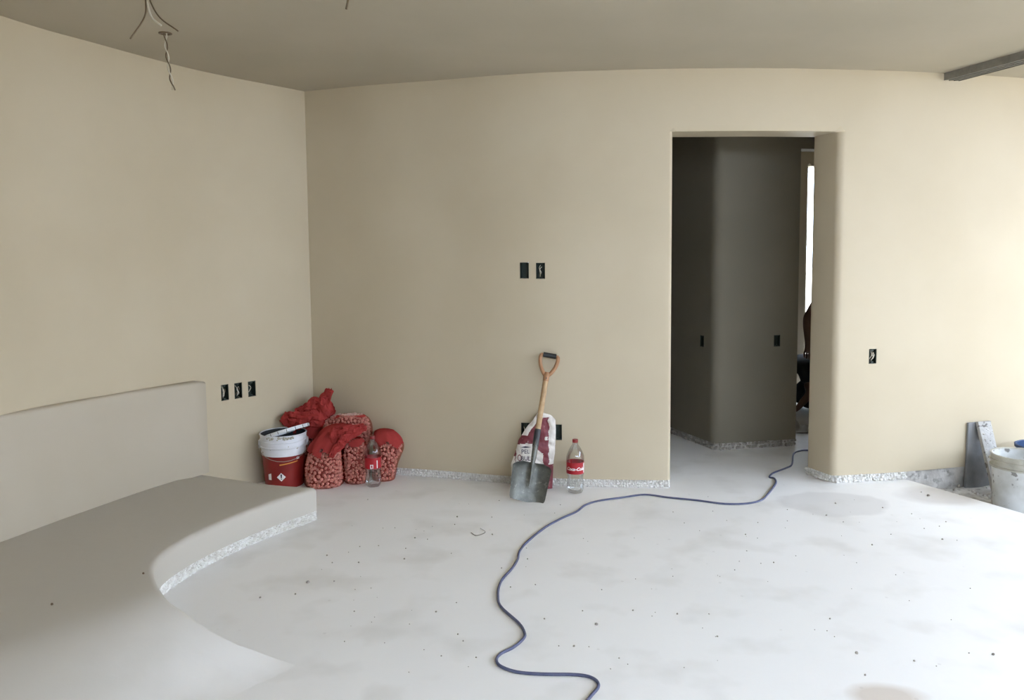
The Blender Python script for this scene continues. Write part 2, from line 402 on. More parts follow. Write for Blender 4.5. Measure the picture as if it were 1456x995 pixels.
inner_top = 2.17
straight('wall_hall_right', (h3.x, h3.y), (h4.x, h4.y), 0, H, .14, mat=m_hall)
bm = bmesh.new()
nn = Vector((-hdir.y, hdir.x, 0))
pl = [h2, h3, h3+nn*.14, h2+nn*.14]
lo = [bm.verts.new((p.x, p.y, inner_top)) for p in pl]; hi = [bm.verts.new((p.x, p.y, H)) for p in pl]
bm.faces.new(lo); bm.faces.new(hi)
for i in range(4): bm.faces.new((lo[i], lo[(i+1) % 4], hi[(i+1) % 4], hi[i]))
bmesh.ops.recalc_face_normals(bm, faces=bm.faces)
tag(obj('wall_hall_header', bm, m_hall), kind='structure')
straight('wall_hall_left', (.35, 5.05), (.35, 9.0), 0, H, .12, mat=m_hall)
# bright room beyond: far wall with a tall opening
FY = 8.4
gx = at_y(1147.5, 400, FY).x; gt = at_y(1150, 236, FY).z
straight('wall_far', (.3, FY), (5.4, FY), 0, H, .22, [(gx-.3, gx-.3+.5, 0, gt)], rh=[(gx-.3, 0, gt, .03)])
straight('wall_far_right', (5.2, 9.0), (5.2, 5.9), 0, H, .15)
# unseen walls added outside to block low sky and bounce warm light
GA, GB = TA+TN*(4.6 if TN.x > 0 else -4.6)-TD*2, TE+TN*(4.6 if TN.x > 0 else -4.6)+TD*3.5
m_skyblock = noisy('garden wall render', (.38, .36, .33), (.33, .31, .28), 1.5, .9, .2, 12)
straight('wall_garden', (GB.x, GB.y), (GA.x, GA.y), -.2, 2.5, .2, mat=m_skyblock)
straight('wall_garden_rear', (-3.0, GB.y), (GB.x, GB.y), -.2, 2.0, .2, mat=m_skyblock)
# outside ground
bm = bmesh.new(); bmesh.ops.create_grid(bm, x_segments=2, y_segments=2, size=60)
for v in bm.verts: v.co.z = -.21
tag(obj('terrace_ground', bm, m_ground, smooth=None), kind='structure')
# rough mortar strip beside the slab edge, lower than the floor
bm = bmesh.new(); n1, n2 = 90, 26; vs = {}
A0 = TA+Vector((.02, .16, 0))
for i in range(n1+1):
    for j in range(n2+1):
        p = TA - TD*.28 + TD*(i/n1*3.0) + TN*(-.03+j/n2*.95)
        q = noise.noise(p*9)*.018+noise.noise(p*28)*.009
        vs[i, j] = bm.verts.new((p.x, p.y, -.085+q))
for i in range(n1):
    for j in range(n2): bm.faces.new((vs[i, j], vs[i, j+1], vs[i+1, j+1], vs[i+1, j]))
for f in list(bm.faces):
    pass
tag(obj('trim_1', bm, m_rubble, smooth=60), kind='structure')

# unplastered pebbly strip along the foot of the walls
def pebble_strip(name, c, s0, s1, depth=.012, h=PEB, seed=1, size=.013, mat=m_base, pm=m_pebble, off=0.0):
    rnd = random.Random(seed); bm = bmesh.new(); n = max(1, int((s1-s0)/.06)); P = []
    for i in range(n+1):
        p, nr = at_s(c, s0+(s1-s0)*i/n); P.append((p+nr*(depth-off), p+nr*(TH*.8)))
    lo = [(bm.verts.new((a.x, a.y, 0)), bm.verts.new((a.x, a.y, h)), bm.verts.new((b.x, b.y, h)), bm.verts.new((b.x, b.y, 0))) for a, b in P]
    for i in range(n):
        a, b = lo[i], lo[i+1]
        for k in range(4): bm.faces.new((a[k], b[k], b[(k+1) % 4], a[(k+1) % 4]))
    bm.faces.new(lo[0]); bm.faces.new(tuple(reversed(lo[-1])))
    bmesh.ops.recalc_face_normals(bm, faces=bm.faces)
    base = tag(obj(name, bm, mat, smooth=None), kind='structure')
    bm = bmesh.new(); s = s0+size*.5
    while s < s1:
        z = size*.4
        while z < h:
            r = size*rnd.uniform(.62, 1.25)/2
            p, nr = at_s(c, min(max(s+rnd.uniform(-.3, .3)*size, s0), s1)); q = p+nr*(depth-off-r*rnd.uniform(-.2, .55))
            add_pebble(bm, Vector((q.x, q.y, min(z+rnd.uniform(-.2, .2)*size+.003, h-r*.4))), r, rnd)
            z += size*.88
        s += size*.92
    st = obj('pebbles', bm, pm, base, smooth=180); st['kind'] = 'stuff'
    return base
ICO = bmesh.new(); bmesh.ops.create_icosphere(ICO, subdivisions=1, radius=1)
ICO_V = [v.co.copy() for v in ICO.verts]; ICO_F = [[v.index for v in f.verts] for f in ICO.faces]; ICO.free()
def add_pebble(bm, c, r, rnd):
    e = Matrix.Rotation(rnd.uniform(0, 6), 3, Vector((rnd.random()+.01, rnd.random(), rnd.random())).normalized())
    sx, sy, sz = r*rnd.uniform(.85, 1.25), r*rnd.uniform(.8, 1.1), r*rnd.uniform(.75, 1.05)
    v = [bm.verts.new(c + e @ Vector((p.x*sx, p.y*sy, p.z*sz))) for p in ICO_V]
    for f in ICO_F: bm.faces.new([v[k] for k in f])
pebble_strip('baseboard_back', back_crv, .05, sdl-.003, seed=3, size=.017)
send = hit(back_crv, 1291, 640)[0]
pebble_strip('baseboard_back_right', back_crv, sdr+.03, send, seed=4, size=.020)
# jamb foot (right side of the doorway): runs back through the wall thickness
pj, nj = at_s(back_crv, sdr)
jc = [pj+nj*TH, pj+nj*(TH*.5), pj+nj*.04]
tj = Vector((nj.y, -nj.x, 0))
jc = [jc[0]-tj*.055, jc[1]-tj*.028, jc[2]-tj*.004] + [pj+nj*.014+tj*.03]
_th = TH; 
TH = .1
pebble_strip('baseboard_jamb', jc, 0, arcs(jc)[-1], depth=.006, seed=5, size=.018)
TH = .14
pebble_strip('baseboard_hall', hall_crv, .3, arcs(hall_crv)[-1], seed=6, size=.028, h=PEB, pm=noisy('dim pebble', (.42, .40, .35), (.28, .26, .22), 30, .9, .3, 60), mat=noisy('dim grey base', (.42, .40, .36), (.6, .57, .52), 14, .9, .6, 50))  # hall pebbles are a darkened copy, dimness put into their colour
TH = _th
# wall foot beyond the slab: rough mortar without pebbles
bm = bmesh.new(); n = 40; s1 = arcs(back_crv)[-1]; pv = []
for i in range(n+1):
    p, nr = at_s(back_crv, send+(s1-send)*i/n); row = []
    for j in range(6):
        z = PEB - (PEB+.16)*j/5; q = p+nr*(.012+noise.noise(Vector((p.x*14, z*30, 3)))*.014)
        row.append(bm.verts.new((q.x, q.y, z)))
    b = p+nr*.17; row.append(bm.verts.new((b.x, b.y, -.16))); row.append(bm.verts.new((b.x, b.y, PEB))); pv.append(row)
for i in range(n):
    for j in range(8): bm.faces.new((pv[i][j], pv[i][(j+1) % 8], pv[i+1][(j+1) % 8], pv[i+1][j]))
bmesh.ops.recalc_face_normals(bm, faces=bm.faces)
tag(obj('baseboard_terrace', bm, m_rubble, smooth=60), kind='structure')

# ------------------------------------------------------------------ plaster platform (daybed) and its headboard
PH = .18
e_pts = [(-1.135, 4.292), (-1.090, 4.270), (-1.074, 4.235), (-1.125, 4.150), (-1.212, 4.030), (-1.330, 3.820), (-1.425, 3.600), (-1.480, 3.400), (-1.489, 3.240), (-1.440, 3.090)]
near = [(236, 845), (266, 868), (297, 890), (335, 910), (371, 926), (425, 947), (490, 968)]
def slab_h(p):
    t = (p.x+1.33)*.75-(p.y-2.92)*.66; t = min(max((t+.02)/.60, 0), 1.4); u = min(t, 1)
    return PH*(1-u*u*(3-2*u))-.006*min(max((t-.95)/.2, 0), 1)
def on_slab(a, b):
    z = PH
    for _ in range(40): q = at_z(a, b, z); z = .5*z+.5*slab_h(q)
    return Vector((q.x, q.y, 0))
ecrv = [Vector((x, y, 0)) for x, y in e_pts] + [on_slab(a, b) for a, b in near]
ecrv = ecrv[:2] + catmull(ecrv[2:], 7)
# inner side follows the left wall
inn_a = Vector((-1.84, 4.63, 0))
wl = [Vector((-1.86, 4.60, 0)), Vector((-2.12, 4.0, 0)), Vector((-2.25, 3.6, 0)), Vector((-2.33, 3.2, 0)), Vector((-2.42, 2.6, 0)), Vector((-2.44, 1.6, 0)), Vector((-1.5, .9, 0)), Vector((-.45, 1.5, 0))]
wcrv = catmull(wl, 8)
ne = len(ecrv); ea, wa = arcs(ecrv), arcs(wcrv)
bm = bmesh.new(); secs = []; NI = 22
for i in range(ne):
    e = ecrv[i]; u = ea[i]/ea[-1]; w, _ = at_s(wcrv, wa[-1]*u); e0 = e
    t = (ecrv[min(i+1, ne-1)]-ecrv[max(i-1, 0)]).normalized(); inn = Vector((t.y, -t.x, 0))
    if inn.dot(w-e) < 0: inn = -inn
    h = slab_h(e); r = min(.024, max(h, .0)*.45); sec = []
    edge = .0
    if i < 3: edge = [.024, .010, .0][i]
    h2_ = h-edge
    rc = .010*min(max(h/.06, 0), 1)
    for (dx, z) in [(rc, -.01), (rc, min(.05, h2_*.28)), (0, min(.052, h2_*.29)), (0, h2_-r)]: sec.append(Vector((e.x, e.y, 0))+inn*dx+Vector((0, 0, z)))
    for k in range(1, 6):
        a = k/5*PI/2; sec.append(Vector((e.x, e.y, 0))+inn*(r*(1-math.cos(a)))+Vector((0, 0, h2_-r+r*math.sin(a))))
    st = sec[-1].copy()
    for k in range(1, NI+1):
        q = Vector((st.x, st.y, 0)).lerp(w, k/NI); q.z = slab_h(q)-edge
        sec.append(q+Vector((0, 0, .0008)))
    secs.append([bm.verts.new(q) for q in sec])
for i in range(ne-1):
    for k in range(len(secs[0])-1): bm.faces.new((secs[i][k], secs[i+1][k], secs[i+1][k+1], secs[i][k+1]))
b0 = bm.verts.new((secs[0][-1].co.x, secs[0][-1].co.y, 0)); bm.faces.new([b0]+list(reversed(secs[0])))
bmesh.ops.recalc_face_normals(bm, faces=bm.faces)
platform = obj('plaster_platform', bm, m_slab, smooth=50)
tag(platform, 'low beige plastered platform with curved front edge at the left, sloping down to the floor', 'platform')
# crumbly white strip along its foot (part)
bm = bmesh.new(); rnd = random.Random(11)
vis = [i for i in range(ne) if slab_h(ecrv[i]) > .10 and i > 1]
seg = [ecrv[i] for i in vis]; sg = arcs(seg); s = .0
while s < sg[-1]:
    p, nr = at_s(seg, s); z = .004
    nr = -nr if nr.dot(Vector((-1, 0, 0))) < 0 else nr
    while z < .047:
        r = rnd.uniform(.0042, .0075); q = p+nr*(.010-r*.2)
        add_pebble(bm, Vector((q.x, q.y, z+rnd.uniform(-.003, .003))), r, rnd); z += .0085
    s += .0095
ps = obj('pebbles', bm, m_pebble, platform, smooth=180); ps['kind'] = 'stuff'; ps['label'] = 'white crumbly strip along the platform foot'
# headboard slab
front = [at_z(-160, 815, PH), at_z(-70, 792, PH), at_z(0, 771, PH), at_z(70, 745, PH), at_z(147, 717.5, PH), at_z(220, 692.5, PH), at_z(299, 669, PH)]
front = [Vector((p.x, p.y, 0)) for p in front]; fc = catmull([Vector((-2.30, 1.2, 0)), Vector((-2.385, 2.2, 0))]+front[1:], 8); fl = arcs(fc)
def hb_top(s): 
    p, _ = at_s(fc, s); return .745
sh, zt1, _ = hit(fc, 292, 541); _, zt0, _ = hit(fc, 5, 590)
bm = bmesh.new(); rows = []
nfc = len(fc)
for i in range(nfc):
    p, _ = at_s(fc, fl[i]); a, b = fc[max(i-1, 0)], fc[min(i+1, nfc-1)]; t = (b-a).normalized(); nr = Vector((-t.y, t.x, 0))
    z1 = zt0+(zt1-zt0)*min(max((fl[i]-hit(fc, 5, 590)[0])/(sh-hit(fc, 5, 590)[0]), -.5), 1); th = .058; r = .016; row = []
    end = 0
    if i == nfc-1: end = .010
    for (d, z) in [(0, PH-.01), (0, z1-r)]+[(r*(1-math.cos(k/4*PI/2)), z1-r+r*math.sin(k/4*PI/2)) for k in range(1, 5)]+[(th, z1), (th, PH-.01)]:
        q = p+nr*(d+(end if d < .03 else 0)); row.append(bm.verts.new((q.x, q.y, z-(end if z > .5 else 0))))
    rows.append(row)
for i in range(nfc-1):
    for k in range(len(rows[0])): bm.faces.new((rows[i][k], rows[i+1][k], rows[i+1][(k+1) % len(rows[0])], rows[i][(k+1) % len(rows[0])]))
bm.faces.new(rows[0]); bm.faces.new(rows[-1])
bmesh.ops.recalc_face_normals(bm, faces=bm.faces)
tag(obj('plaster_headboard', bm, noisy('greyer plaster', (.505, .448, .355), (.475, .418, .325), 1.6, .55, .10, 9, spec=.3), smooth=45), 'low beige plastered backrest slab along the left wall behind the platform', 'backrest')

# ------------------------------------------------------------------ electrical boxes with loose wires
def elec_box(c, hole, label, wires, flip=1, mat=m_boxd, group=None):
    s, z = (hole[0]+hole[1])/2, (hole[2]+hole[3])/2; w, h = hole[1]-hole[0], hole[3]-hole[2]
    p, n = at_s(c, s); rz = math.atan2(n.y, n.x)-PI/2
    t = thing('electrical_box', label, 'electrical box', (p.x, p.y, z), rz, group)
    bm = bmesh.new(); d = .045; g = .0015; th = .002
    add_box(bm, Vector((0, d, 0)), (w-g, th, h-g))
    for sx in (-1, 1): add_box(bm, Vector((sx*(w/2-g-th/2), d/2+.001, 0)), (th, d, h-g))
    for sz in (-1, 1): add_box(bm, Vector((0, d/2+.001, sz*(h/2-g-th/2))), (w-g*2, d, th))
    obj('box_shell', bm, mat, t, None)
    for sz in (-1, 1):
        bm = bmesh.new(); add_box(bm, Vector((0, .006, sz*(h/2-.008))), (.014, .003, .012)); obj('screw_tab', bm, mat, t, None)
    rnd = random.Random(int(s*1000+z*100))
    for k in range(wires):
        x0 = rnd.uniform(-w*.3, w*.3); a = h*.42*(1 if k % 2 else -1)
        pts = [Vector((x0, d-.002, a)), Vector((x0*.5+rnd.uniform(-.012, .012), .014, a*.4)), Vector((rnd.uniform(-.014, .014), .006, -a*.2)), Vector((rnd.uniform(-.015, .015), .004+rnd.uniform(0, .012), -a*.6))]
        bm = bmesh.new(); add_tube(bm, catmull(pts, 6), .0022, 6); obj('wire', bm, m_wirew if k % 3 != 2 else m_wireb, t, 180)
    return t
bl = ['dark electrical box with no wires, left one of the high pair on the back wall', 'electrical box with a pale loose wire, right of the high pair on the back wall',
      'dark electrical box low on the wall, half hidden behind the crumpled paper sack', 'empty dark electrical box low on the wall between shovel and bottle', 'electrical box full of pale wire ends on the wall right of the doorway']
for hh, l, w in zip(back_boxes, bl, (0, 2, 1, 0, 5)): elec_box(back_crv, hh, l, w)
for hh, l, w in zip(left_boxes, ['electrical box with pale wires above platform end, nearest the headboard', 'electrical box with curled pale wire, middle of the three on the left wall', 'electrical box nearest the room corner in the row on the left wall'], (4, 3, 1)): elec_box(left_crv, hh, l, w)
for hh, l in zip(hb, ['narrow dark electrical box on the darker flank of the hall wall', 'small dark electrical box on the hall wall facing the doorway']): elec_box(hall_crv, hh, l, 0)

# ------------------------------------------------------------------ ceiling fittings
def ceil_wire(px, py, label, drops, r=.03, name='hanging_wires'):
    p = at_z(px, py, H); t = thing(name, label, 'wires', (p.x, p.y, H))
    bm = bmesh.new(); add_lathe(bm, [(r, 0), (r, -.004), (r*.7, -.005), (r*.65, -.001), (0, -.001)], 20)
    obj('junction_box_rim', bm, m_wireb, t, 40)
    for pts, mt, rr in drops:
        bm = bmesh.new(); add_tube(bm, catmull(pts, 8), rr, 6); obj('wire', bm, mt, t, 180)
    return t
p0 = at_z(235, 47, H)
def twist(ph):
    out = []
    for k in range(17):
        t = k/16; z = -t*.27; a = ph+t*16; out.append(Vector((math.cos(a)*.006+t*t*.03, math.sin(a)*.006, z)))
    return out
ceil_wire(235, 47, 'twisted pair of pale and brown wires hanging from a round hole in the ceiling', [(twist(0), m_wirew, .0032), (twist(PI), m_wireb, .0032)], .031)
q0 = at_z(208, -20, H)
ceil_wire(208, -20, 'spread loose wires hanging from the ceiling at the top edge, upper left', [
    ([(0, 0, 0), (.004, -.02, -.06), (0, -.03, -.13), (-.055, -.04, -.215)], m_wireb, .003),
    ([(0, 0, 0), (.01, -.02, -.07), (.03, -.03, -.13), (.07, -.04, -.165)], m_wirew, .004),
    ([(0, 0, 0), (.02, -.02, -.06), (.06, -.03, -.13), (.14, -.05, -.19)], m_wireb, .003)])
ceil_wire(496, -8, 'small brown wire end poking from the ceiling, top centre left', [([(0, 0, 0), (-.005, 0, -.03), (-.012, 0, -.06)], m_wireb, .005)], .02, 'wire_stub')
# aluminium track under the ceiling at the terrace opening
ta = at_z(1342, 104, H); tb = at_z(1456, 72, H); td = (tb-ta).normalized(); tn = Vector((-td.y, td.x, 0))
if tn.x < 0: tn = -tn
ang = math.atan2(td.y, td.x)
trk = thing('sliding_door_track', 'dull aluminium sliding door track under the ceiling at upper right', 'track', (ta.x, ta.y, H), ang)
sgn = 1 if tn.dot(Vector((-math.sin(ang), math.cos(ang), 0))) > 0 else -1
bm = bmesh.new(); Lr = 5.6
add_box(bm, Vector((Lr/2, sgn*.055, -.004)), (Lr, .11, .007)); obj('top_plate', bm, m_track, trk, None)
for k in range(4):
    bm = bmesh.new(); add_box(bm, Vector((Lr/2, sgn*(.002+k*.0353), -.026)), (Lr, .004, .037)); obj('rail', bm, m_track, trk, None)
for k in range(3):
    bm = bmesh.new(); add_box(bm, Vector((Lr/2, sgn*(.019+k*.0353), -.040)), (Lr, .012, .004)); obj('lip', bm, m_track, trk, None)

# ------------------------------------------------------------------ electric cord across the floor
cpx = [(800, 1040), (838, 992), (851, 975), (843, 964), (820, 959), (770, 958), (735, 955), (712, 947), (706, 938), (712, 929), (730, 920), (744, 908), (746, 900), (738, 886), (712, 862), (708, 846), (710, 832), (716, 821), (728, 808), (736, 795), (739, 783), (752, 768), (776, 749), (800, 736), (820, 727), (832, 718), (850, 712), (885, 707), (917, 703), (950, 707), (990, 711), (1030, 716), (1062, 715.5), (1082, 711), (1092, 702), (1103, 687), (1101, 680), (1094, 678), (1100, 672), (1118, 665), (1126, 660), (1128, 646), (1136, 641), (1150, 640), (1175, 642)]
cp = [at_z(a, b, .0058) for a, b in cpx]
for i, p in enumerate(cp): p.z = .0058
cp += [cp[-1]+Vector((.4, .02, 0)), cp[-1]+Vector((.8, .12, 0))]
bm = bmesh.new(); add_tube(bm, catmull(cp, 5), .0056, 8)
tag(obj('extension_cord', bm, m_cord, smooth=180), 'long blue grey electric cord snaking over the floor and through the doorway', 'cord')

# ------------------------------------------------------------------ bottles
def bottle(name, px, py, h, label, rz=0, script=True):
    p = at_z(px, py, 0)
    if script: p.y = min(p.y, hit(back_crv, px, py-60)[2].y-.062)
    t = thing(name, label, 'bottle', (p.x, p.y, 0), rz); k = h/.33
    R = .054*k
    prof = [(.0, .012), (.018, .006), (.032, .001), (.042, .004), (.048, .016), (.052, .035), (.0515, .06), (.048, .085), (.0475, .10), (.0525, .122), (.0535, .125), (.0535, .198), (.054, .206), (.0545, .222), (.050, .240), (.041, .262), (.029, .283), (.018, .298), (.0145, .305), (.0145, .318)]
    bm = bmesh.new(); rings = []
    add_lathe(bm, [(a*k, z*k) for a, z in prof], 40)
    for v in bm.verts:                       # petaloid foot
        if v.co.z < .06*k:
            a = math.atan2(v.co.y, v.co.x); f = 1-.10*(1-v.co.z/(.06*k))*(.5+.5*math.cos(5*a)); v.co.x *= f; v.co.y *= f
    obj('bottle_body', bm, m_clear, t, 180)
    bm = bmesh.new(); add_lathe(bm, [(0, .331*k), (.0165*k, .331*k), (.0175*k, .328*k), (.0175*k, .312*k), (.0150*k, .311*k)], 24)
    obj('cap', bm, m_cap, t, 40)
    bm = bmesh.new(); add_lathe(bm, [(.0195*k, .3035*k), (.0195*k, .3075*k), (.014*k, .3085*k)], 24); obj('neck_ring', bm, m_clear, t, 40)
    bm = bmesh.new(); add_lathe(bm, [(.0542*k, .126*k), (.0542*k, .196*k)], 48)
    lab = obj('bottle_label', bm, m_redlabel, t, 180)
    def wrap(me, zc, a0, mat, nm):
        for v in me.vertices:
            a = a0+v.co.x/(.0545*k); rr = .0545*k+.0003+v.co.z; z = zc+v.co.y
            v.co = Vector((rr*math.cos(a), rr*math.sin(a), z))
        link(nm, me, mat, lab, None)
    if script:
        me = text_mesh('Coca-Cola', .027*k, .35, .0003, .0008); wrap(me, .158*k, -PI/2-.22, m_whiteprint, 'lettering')
        bm = bmesh.new(); add_box(bm, Vector((.054*k, 0, 0)), (.010*k, .058*k, .0004)); me = bpy.data.meshes.new('m'); bm.to_mesh(me); bm.free(); wrap(me, .160*k, -PI/2, m_whiteprint, 'printed_panel')
    else:
        bm = bmesh.new(); add_box(bm, Vector((.004, -.018*k, 0)), (.020*k, .026*k, .0004)); add_box(bm, Vector((.040*k, -.005*k, 0)), (.006*k, .050*k, .0004)); me = bpy.data.meshes.new('m'); bm.to_mesh(me); bm.free(); wrap(me, .160*k, -PI/2, m_whiteprint, 'printed_panel')
        bm = bmesh.new(); add_box(bm, Vector((.004, -.018*k, .0005)), (.010*k, .013*k, .0004)); me = bpy.data.meshes.new('m'); bm.to_mesh(me); bm.free(); wrap(me, .160*k, -PI/2, m_redlabel, 'printed_mark')
    return t
bottle('soda_bottle', 818, 700, .325, 'empty clear plastic soda bottle with red label beside the shovel', .12)
bottle('soda_bottle', 531, 691, .318, 'clear plastic soda bottle standing in front of the red pebble sacks', -.05, False)

# ------------------------------------------------------------------ sacks of pebbles in red net
def sack(name, label, rings, stones_to, necks=(), seed=1, nst=420, rs=.0125, neck_mat=m_net2):
    """rings: (z, cx, cy, rx, ry)"""
    rnd = random.Random(seed); base = Vector((rings[0][1], rings[0][2], 0))
    t = thing(name, label, 'sack', base)
    rr = catmull([Vector((r[0], r[1], r[2])) for r in rings], 7); rd = catmull([Vector((r[3], r[4], 0)) for r in rings], 7)
    seg = 40; ext = max(1, 1)
    def pt(i, a, off=0.0):
        c, d = rr[i], rd[i]; w = 1+.05*noise.noise(Vector((math.cos(a)*1.6, math.sin(a)*1.6, c.x*9+seed*3.1)))*1.6
        w *= 1+(.07*math.sin(a*8+c.x*25)+.05*math.sin(a*13-c.x*40) if c.x > stones_to+.015 else 0); ca, sa = math.cos(a), math.sin(a); e = .85
        x = math.copysign(abs(ca)**e, ca)*(max(d.x+off, .002))*w; y = math.copysign(abs(sa)**e, sa)*(max(d.y+off, .002))*w
        return Vector((c.y+x, c.z+y, max(c.x, .002)))-base
    bm = bmesh.new(); R = [[bm.verts.new(pt(i, 2*PI*k/seg, .010)) for k in range(seg)] for i in range(len(rr))]
    for i in range(len(R)-1):
        for k in range(seg): bm.faces.new((R[i][k], R[i][(k+1) % seg], R[i+1][(k+1) % seg], R[i+1][k]))
    bm.faces.new(list(reversed(R[0]))); bm.faces.new(R[-1])
    for f in bm.faces:
        fc_ = f.calc_center_median()
        if fc_.z > stones_to+.012+.055*noise.noise(fc_*14+Vector((seed, 0, 0))): f.material_index = 1
    obj('net', bm, [m_net, m_net2], t, 180)
    # inner fill (dark core so nothing shows through) and pebbles lying against the net
    bm = bmesh.new(); top = [i for i in range(len(rr)) if rr[i].x <= stones_to]
    R = [[bm.verts.new(pt(i, 2*PI*k/20, -.018)) for k in range(20)] for i in top]
    for i in range(len(R)-1):
        for k in range(20): bm.faces.new((R[i][k], R[i][(k+1) % 20], R[i+1][(k+1) % 20], R[i+1][k]))
    bm.faces.new(list(reversed(R[0]))); bm.faces.new(R[-1])
    for f in bm.faces: f.material_index = 1
    pts = []; tries = 0; lim = len(top)-1
    while len(pts) < nst and tries < nst*40:
        tries += 1; f = rnd.uniform(0, lim); i = int(f); a = rnd.uniform(0, 2*PI); off = -rs*rnd.uniform(.8, 1.2)
        p = pt(top[i], a, off).lerp(pt(top[min(i+1, lim)], a, off), f-i)
        p.z = max(p.z, rs)
        if all((p-q).length > rs*1.45 for q in pts): pts.append(p)
    for q in range(int(nst*.12)):            # top layer
        a = rnd.uniform(0, 2*PI); k_ = math.sqrt(rnd.random())*.8; c, d = rr[top[-1]], rd[top[-1]]
        pts.append(Vector((c.y+math.cos(a)*d.x*k_, c.z+math.sin(a)*d.y*k_, stones_to-.004*rnd.random()))-base)
    for p in pts: add_pebble(bm, p, rs*rnd.uniform(.8, 1.15), rnd)
    st = obj('pebble_fill', bm, [m_stone, m_core], t, 180); st['kind'] = 'stuff'
    for (path, rad) in necks:
        bm = bmesh.new()
        def wr(q, a, i, s=seed): 
            return q + Vector((noise.noise(q*38+Vector((s, 0, 0))), noise.noise(q*38+Vector((0, s, 4))), noise.noise(q*38+Vector((9, 1, s)))))*.014 + Vector((math.sin(a*7+i*.25)*.006, math.cos(a*9-i*.3)*.008, math.sin(a*8+i*.3)*.009))
        pp = catmull([Vector(p) for p in path], 7); rd_ = catmull([Vector((r if isinstance(r, (int, float)) else r[0], r if isinstance(r, (int, float)) else r[1], 0)) for r in rad], 7)
        add_tube(bm, [p-base for p in pp], [(v.x, v.y) for v in rd_], 28, True, 1, wr)
        obj('loose_net', bm, neck_mat, t, None)
    return t
sack('pebble_sack', 'red net sack of pale pebbles in front, beside the red and white bucket',
     [(0, -1.185, 4.885, .075, .07), (.02, -1.185, 4.885, .115, .095), (.10, -1.185, 4.885, .118, .10), (.18, -1.182, 4.89, .112, .095), (.24, -1.170, 4.90, .098, .082), (.30, -1.145, 4.92, .082, .065), (.35, -1.11, 4.93, .070, .05), (.375, -1.09, 4.94, .045, .03)], .215,
     [([(-1.13, 4.88, .31), (-1.04, 4.87, .33), (-.97, 4.89, .355), (-.93, 4.92, .365)], [(.045, .05), (.038, .042), (.024, .03), (.012, .012)]),
      ([(-1.02, 4.86, .335), (-1.06, 4.83, .29), (-1.10, 4.80, .24), (-1.12, 4.79, .21)], [(.02, .022), (.018, .02), (.013, .014), (.006, .006)])], seed=2, nst=700)
sack('pebble_sack', 'red net sack of pebbles standing between the front sack and the soda bottle',
     [(0, -.992, 4.935, .04, .03), (.02, -.992, 4.935, .066, .056), (.09, -.995, 4.94, .080, .064), (.18, -.996, 4.945, .078, .062), (.25, -1.003, 4.95, .064, .048), (.285, -1.01, 4.955, .040, .03)], .262, seed=5, nst=560)
sack('pebble_sack', 'red net sack full of pebbles at the back against the wall, taller than its neighbours',
     [(0, -1.09, 5.075, .09, .05), (.04, -1.09, 5.075, .125, .062), (.20, -1.085, 5.08, .148, .070), (.32, -1.08, 5.085, .158, .072), (.378, -1.07, 5.09, .132, .060), (.408, -1.05, 5.09, .075, .035)], .402, seed=8, nst=900)
sack('pebble_sack', 'small red net sack of pebbles at the right end, behind the bottle',
     [(0, -.83, 5.00, .045, .04), (.02, -.83, 5.00, .066, .055), (.10, -.822, 5.005, .072, .058), (.20, -.800, 5.01, .086, .062), (.26, -.805, 5.012, .080, .058), (.31, -.82, 5.015, .055, .04), (.325, -.83, 5.015, .025, .02)], .235, seed=12, nst=480)
sack('pebble_sack', 'slack red net sack with crumpled empty top in the room corner behind the bucket',
     [(0, -1.36, 5.115, .05, .05), (.03, -1.36, 5.115, .085, .075), (.15, -1.36, 5.115, .09, .08), (.28, -1.35, 5.115, .085, .07), (.38, -1.31, 5.11, .07, .055), (.43, -1.28, 5.11, .05, .035)], .26,
     [([(-1.485, 5.06, .405), (-1.44, 5.06, .385), (-1.36, 5.06, .375), (-1.27, 5.07, .385), (-1.22, 5.08, .375)], [(.012, .03), (.025, .045), (.035, .05), (.04, .055), (.03, .04)]),
      ([(-1.40, 5.10, .42), (-1.33, 5.10, .44), (-1.27, 5.10, .46), (-1.22, 5.09, .44), (-1.19, 5.09, .40)], [(.015, .02), (.03, .04), (.035, .06), (.04, .06), (.03, .05)]),
      ([(-1.24, 5.12, .40), (-1.235, 5.12, .46), (-1.215, 5.12, .52), (-1.185, 5.11, .56)], [(.05, .04), (.06, .045), (.05, .03), (.026, .012)])], seed=15, nst=300)

# ------------------------------------------------------------------ red and white paint bucket with lid
def bucket_shell(bm, r0, r1, h, th=.003, seg=48):
    add_lathe(bm, [(0, 0), (r0-.004, 0), (r0, .004), (r1, h), (r1-th, h), (r0-th, .006), (0, .006)], seg)
bx, by = -1.445, 4.925; BH = .335
t = thing('paint_bucket', 'red and white paint bucket with its lid tipped into it, in the left corner', 'bucket', (bx, by, 0), 0)
rb, rt = .118, .140
def rad(z): return rb+(rt-rb)*z/BH
bm = bmesh.new(); add_lathe(bm, [(0, 0), (rb-.004, 0), (rb, .004), (rad(.205), .205), (rad(.205)-.002, .206)], 48); obj('bucket_body', bm, m_red, t, 40)
bm = bmesh.new()
add_lathe(bm, [(rad(.205)-.001, .205), (rad(.205)+.004, .205), (rad(.22)+.004, .222), (rad(.225)+.002, .226), (rad(.25)+.003, .25), (rad(.252)+.008, .254), (rad(.256)+.008, .258), (rad(.26)+.003, .262), (rad(.285)+.003, .286), (rad(.288)+.009, .29), (rad(.294)+.009, .295), (rad(.297)+.003, .298), (rt+.002, BH-.008), (rt+.006, BH-.004), (rt+.004, BH), (rt-.003, BH), (rt-.004, BH-.006)], 48)
obj('bucket_collar', bm, m_white, t, 40)
bm = bmesh.new(); add_lathe(bm, [(rt-.004, BH-.004), (rb-.004, .02), (0, .02)], 48); obj('bucket_inside', bm, m_inside, t, 60)
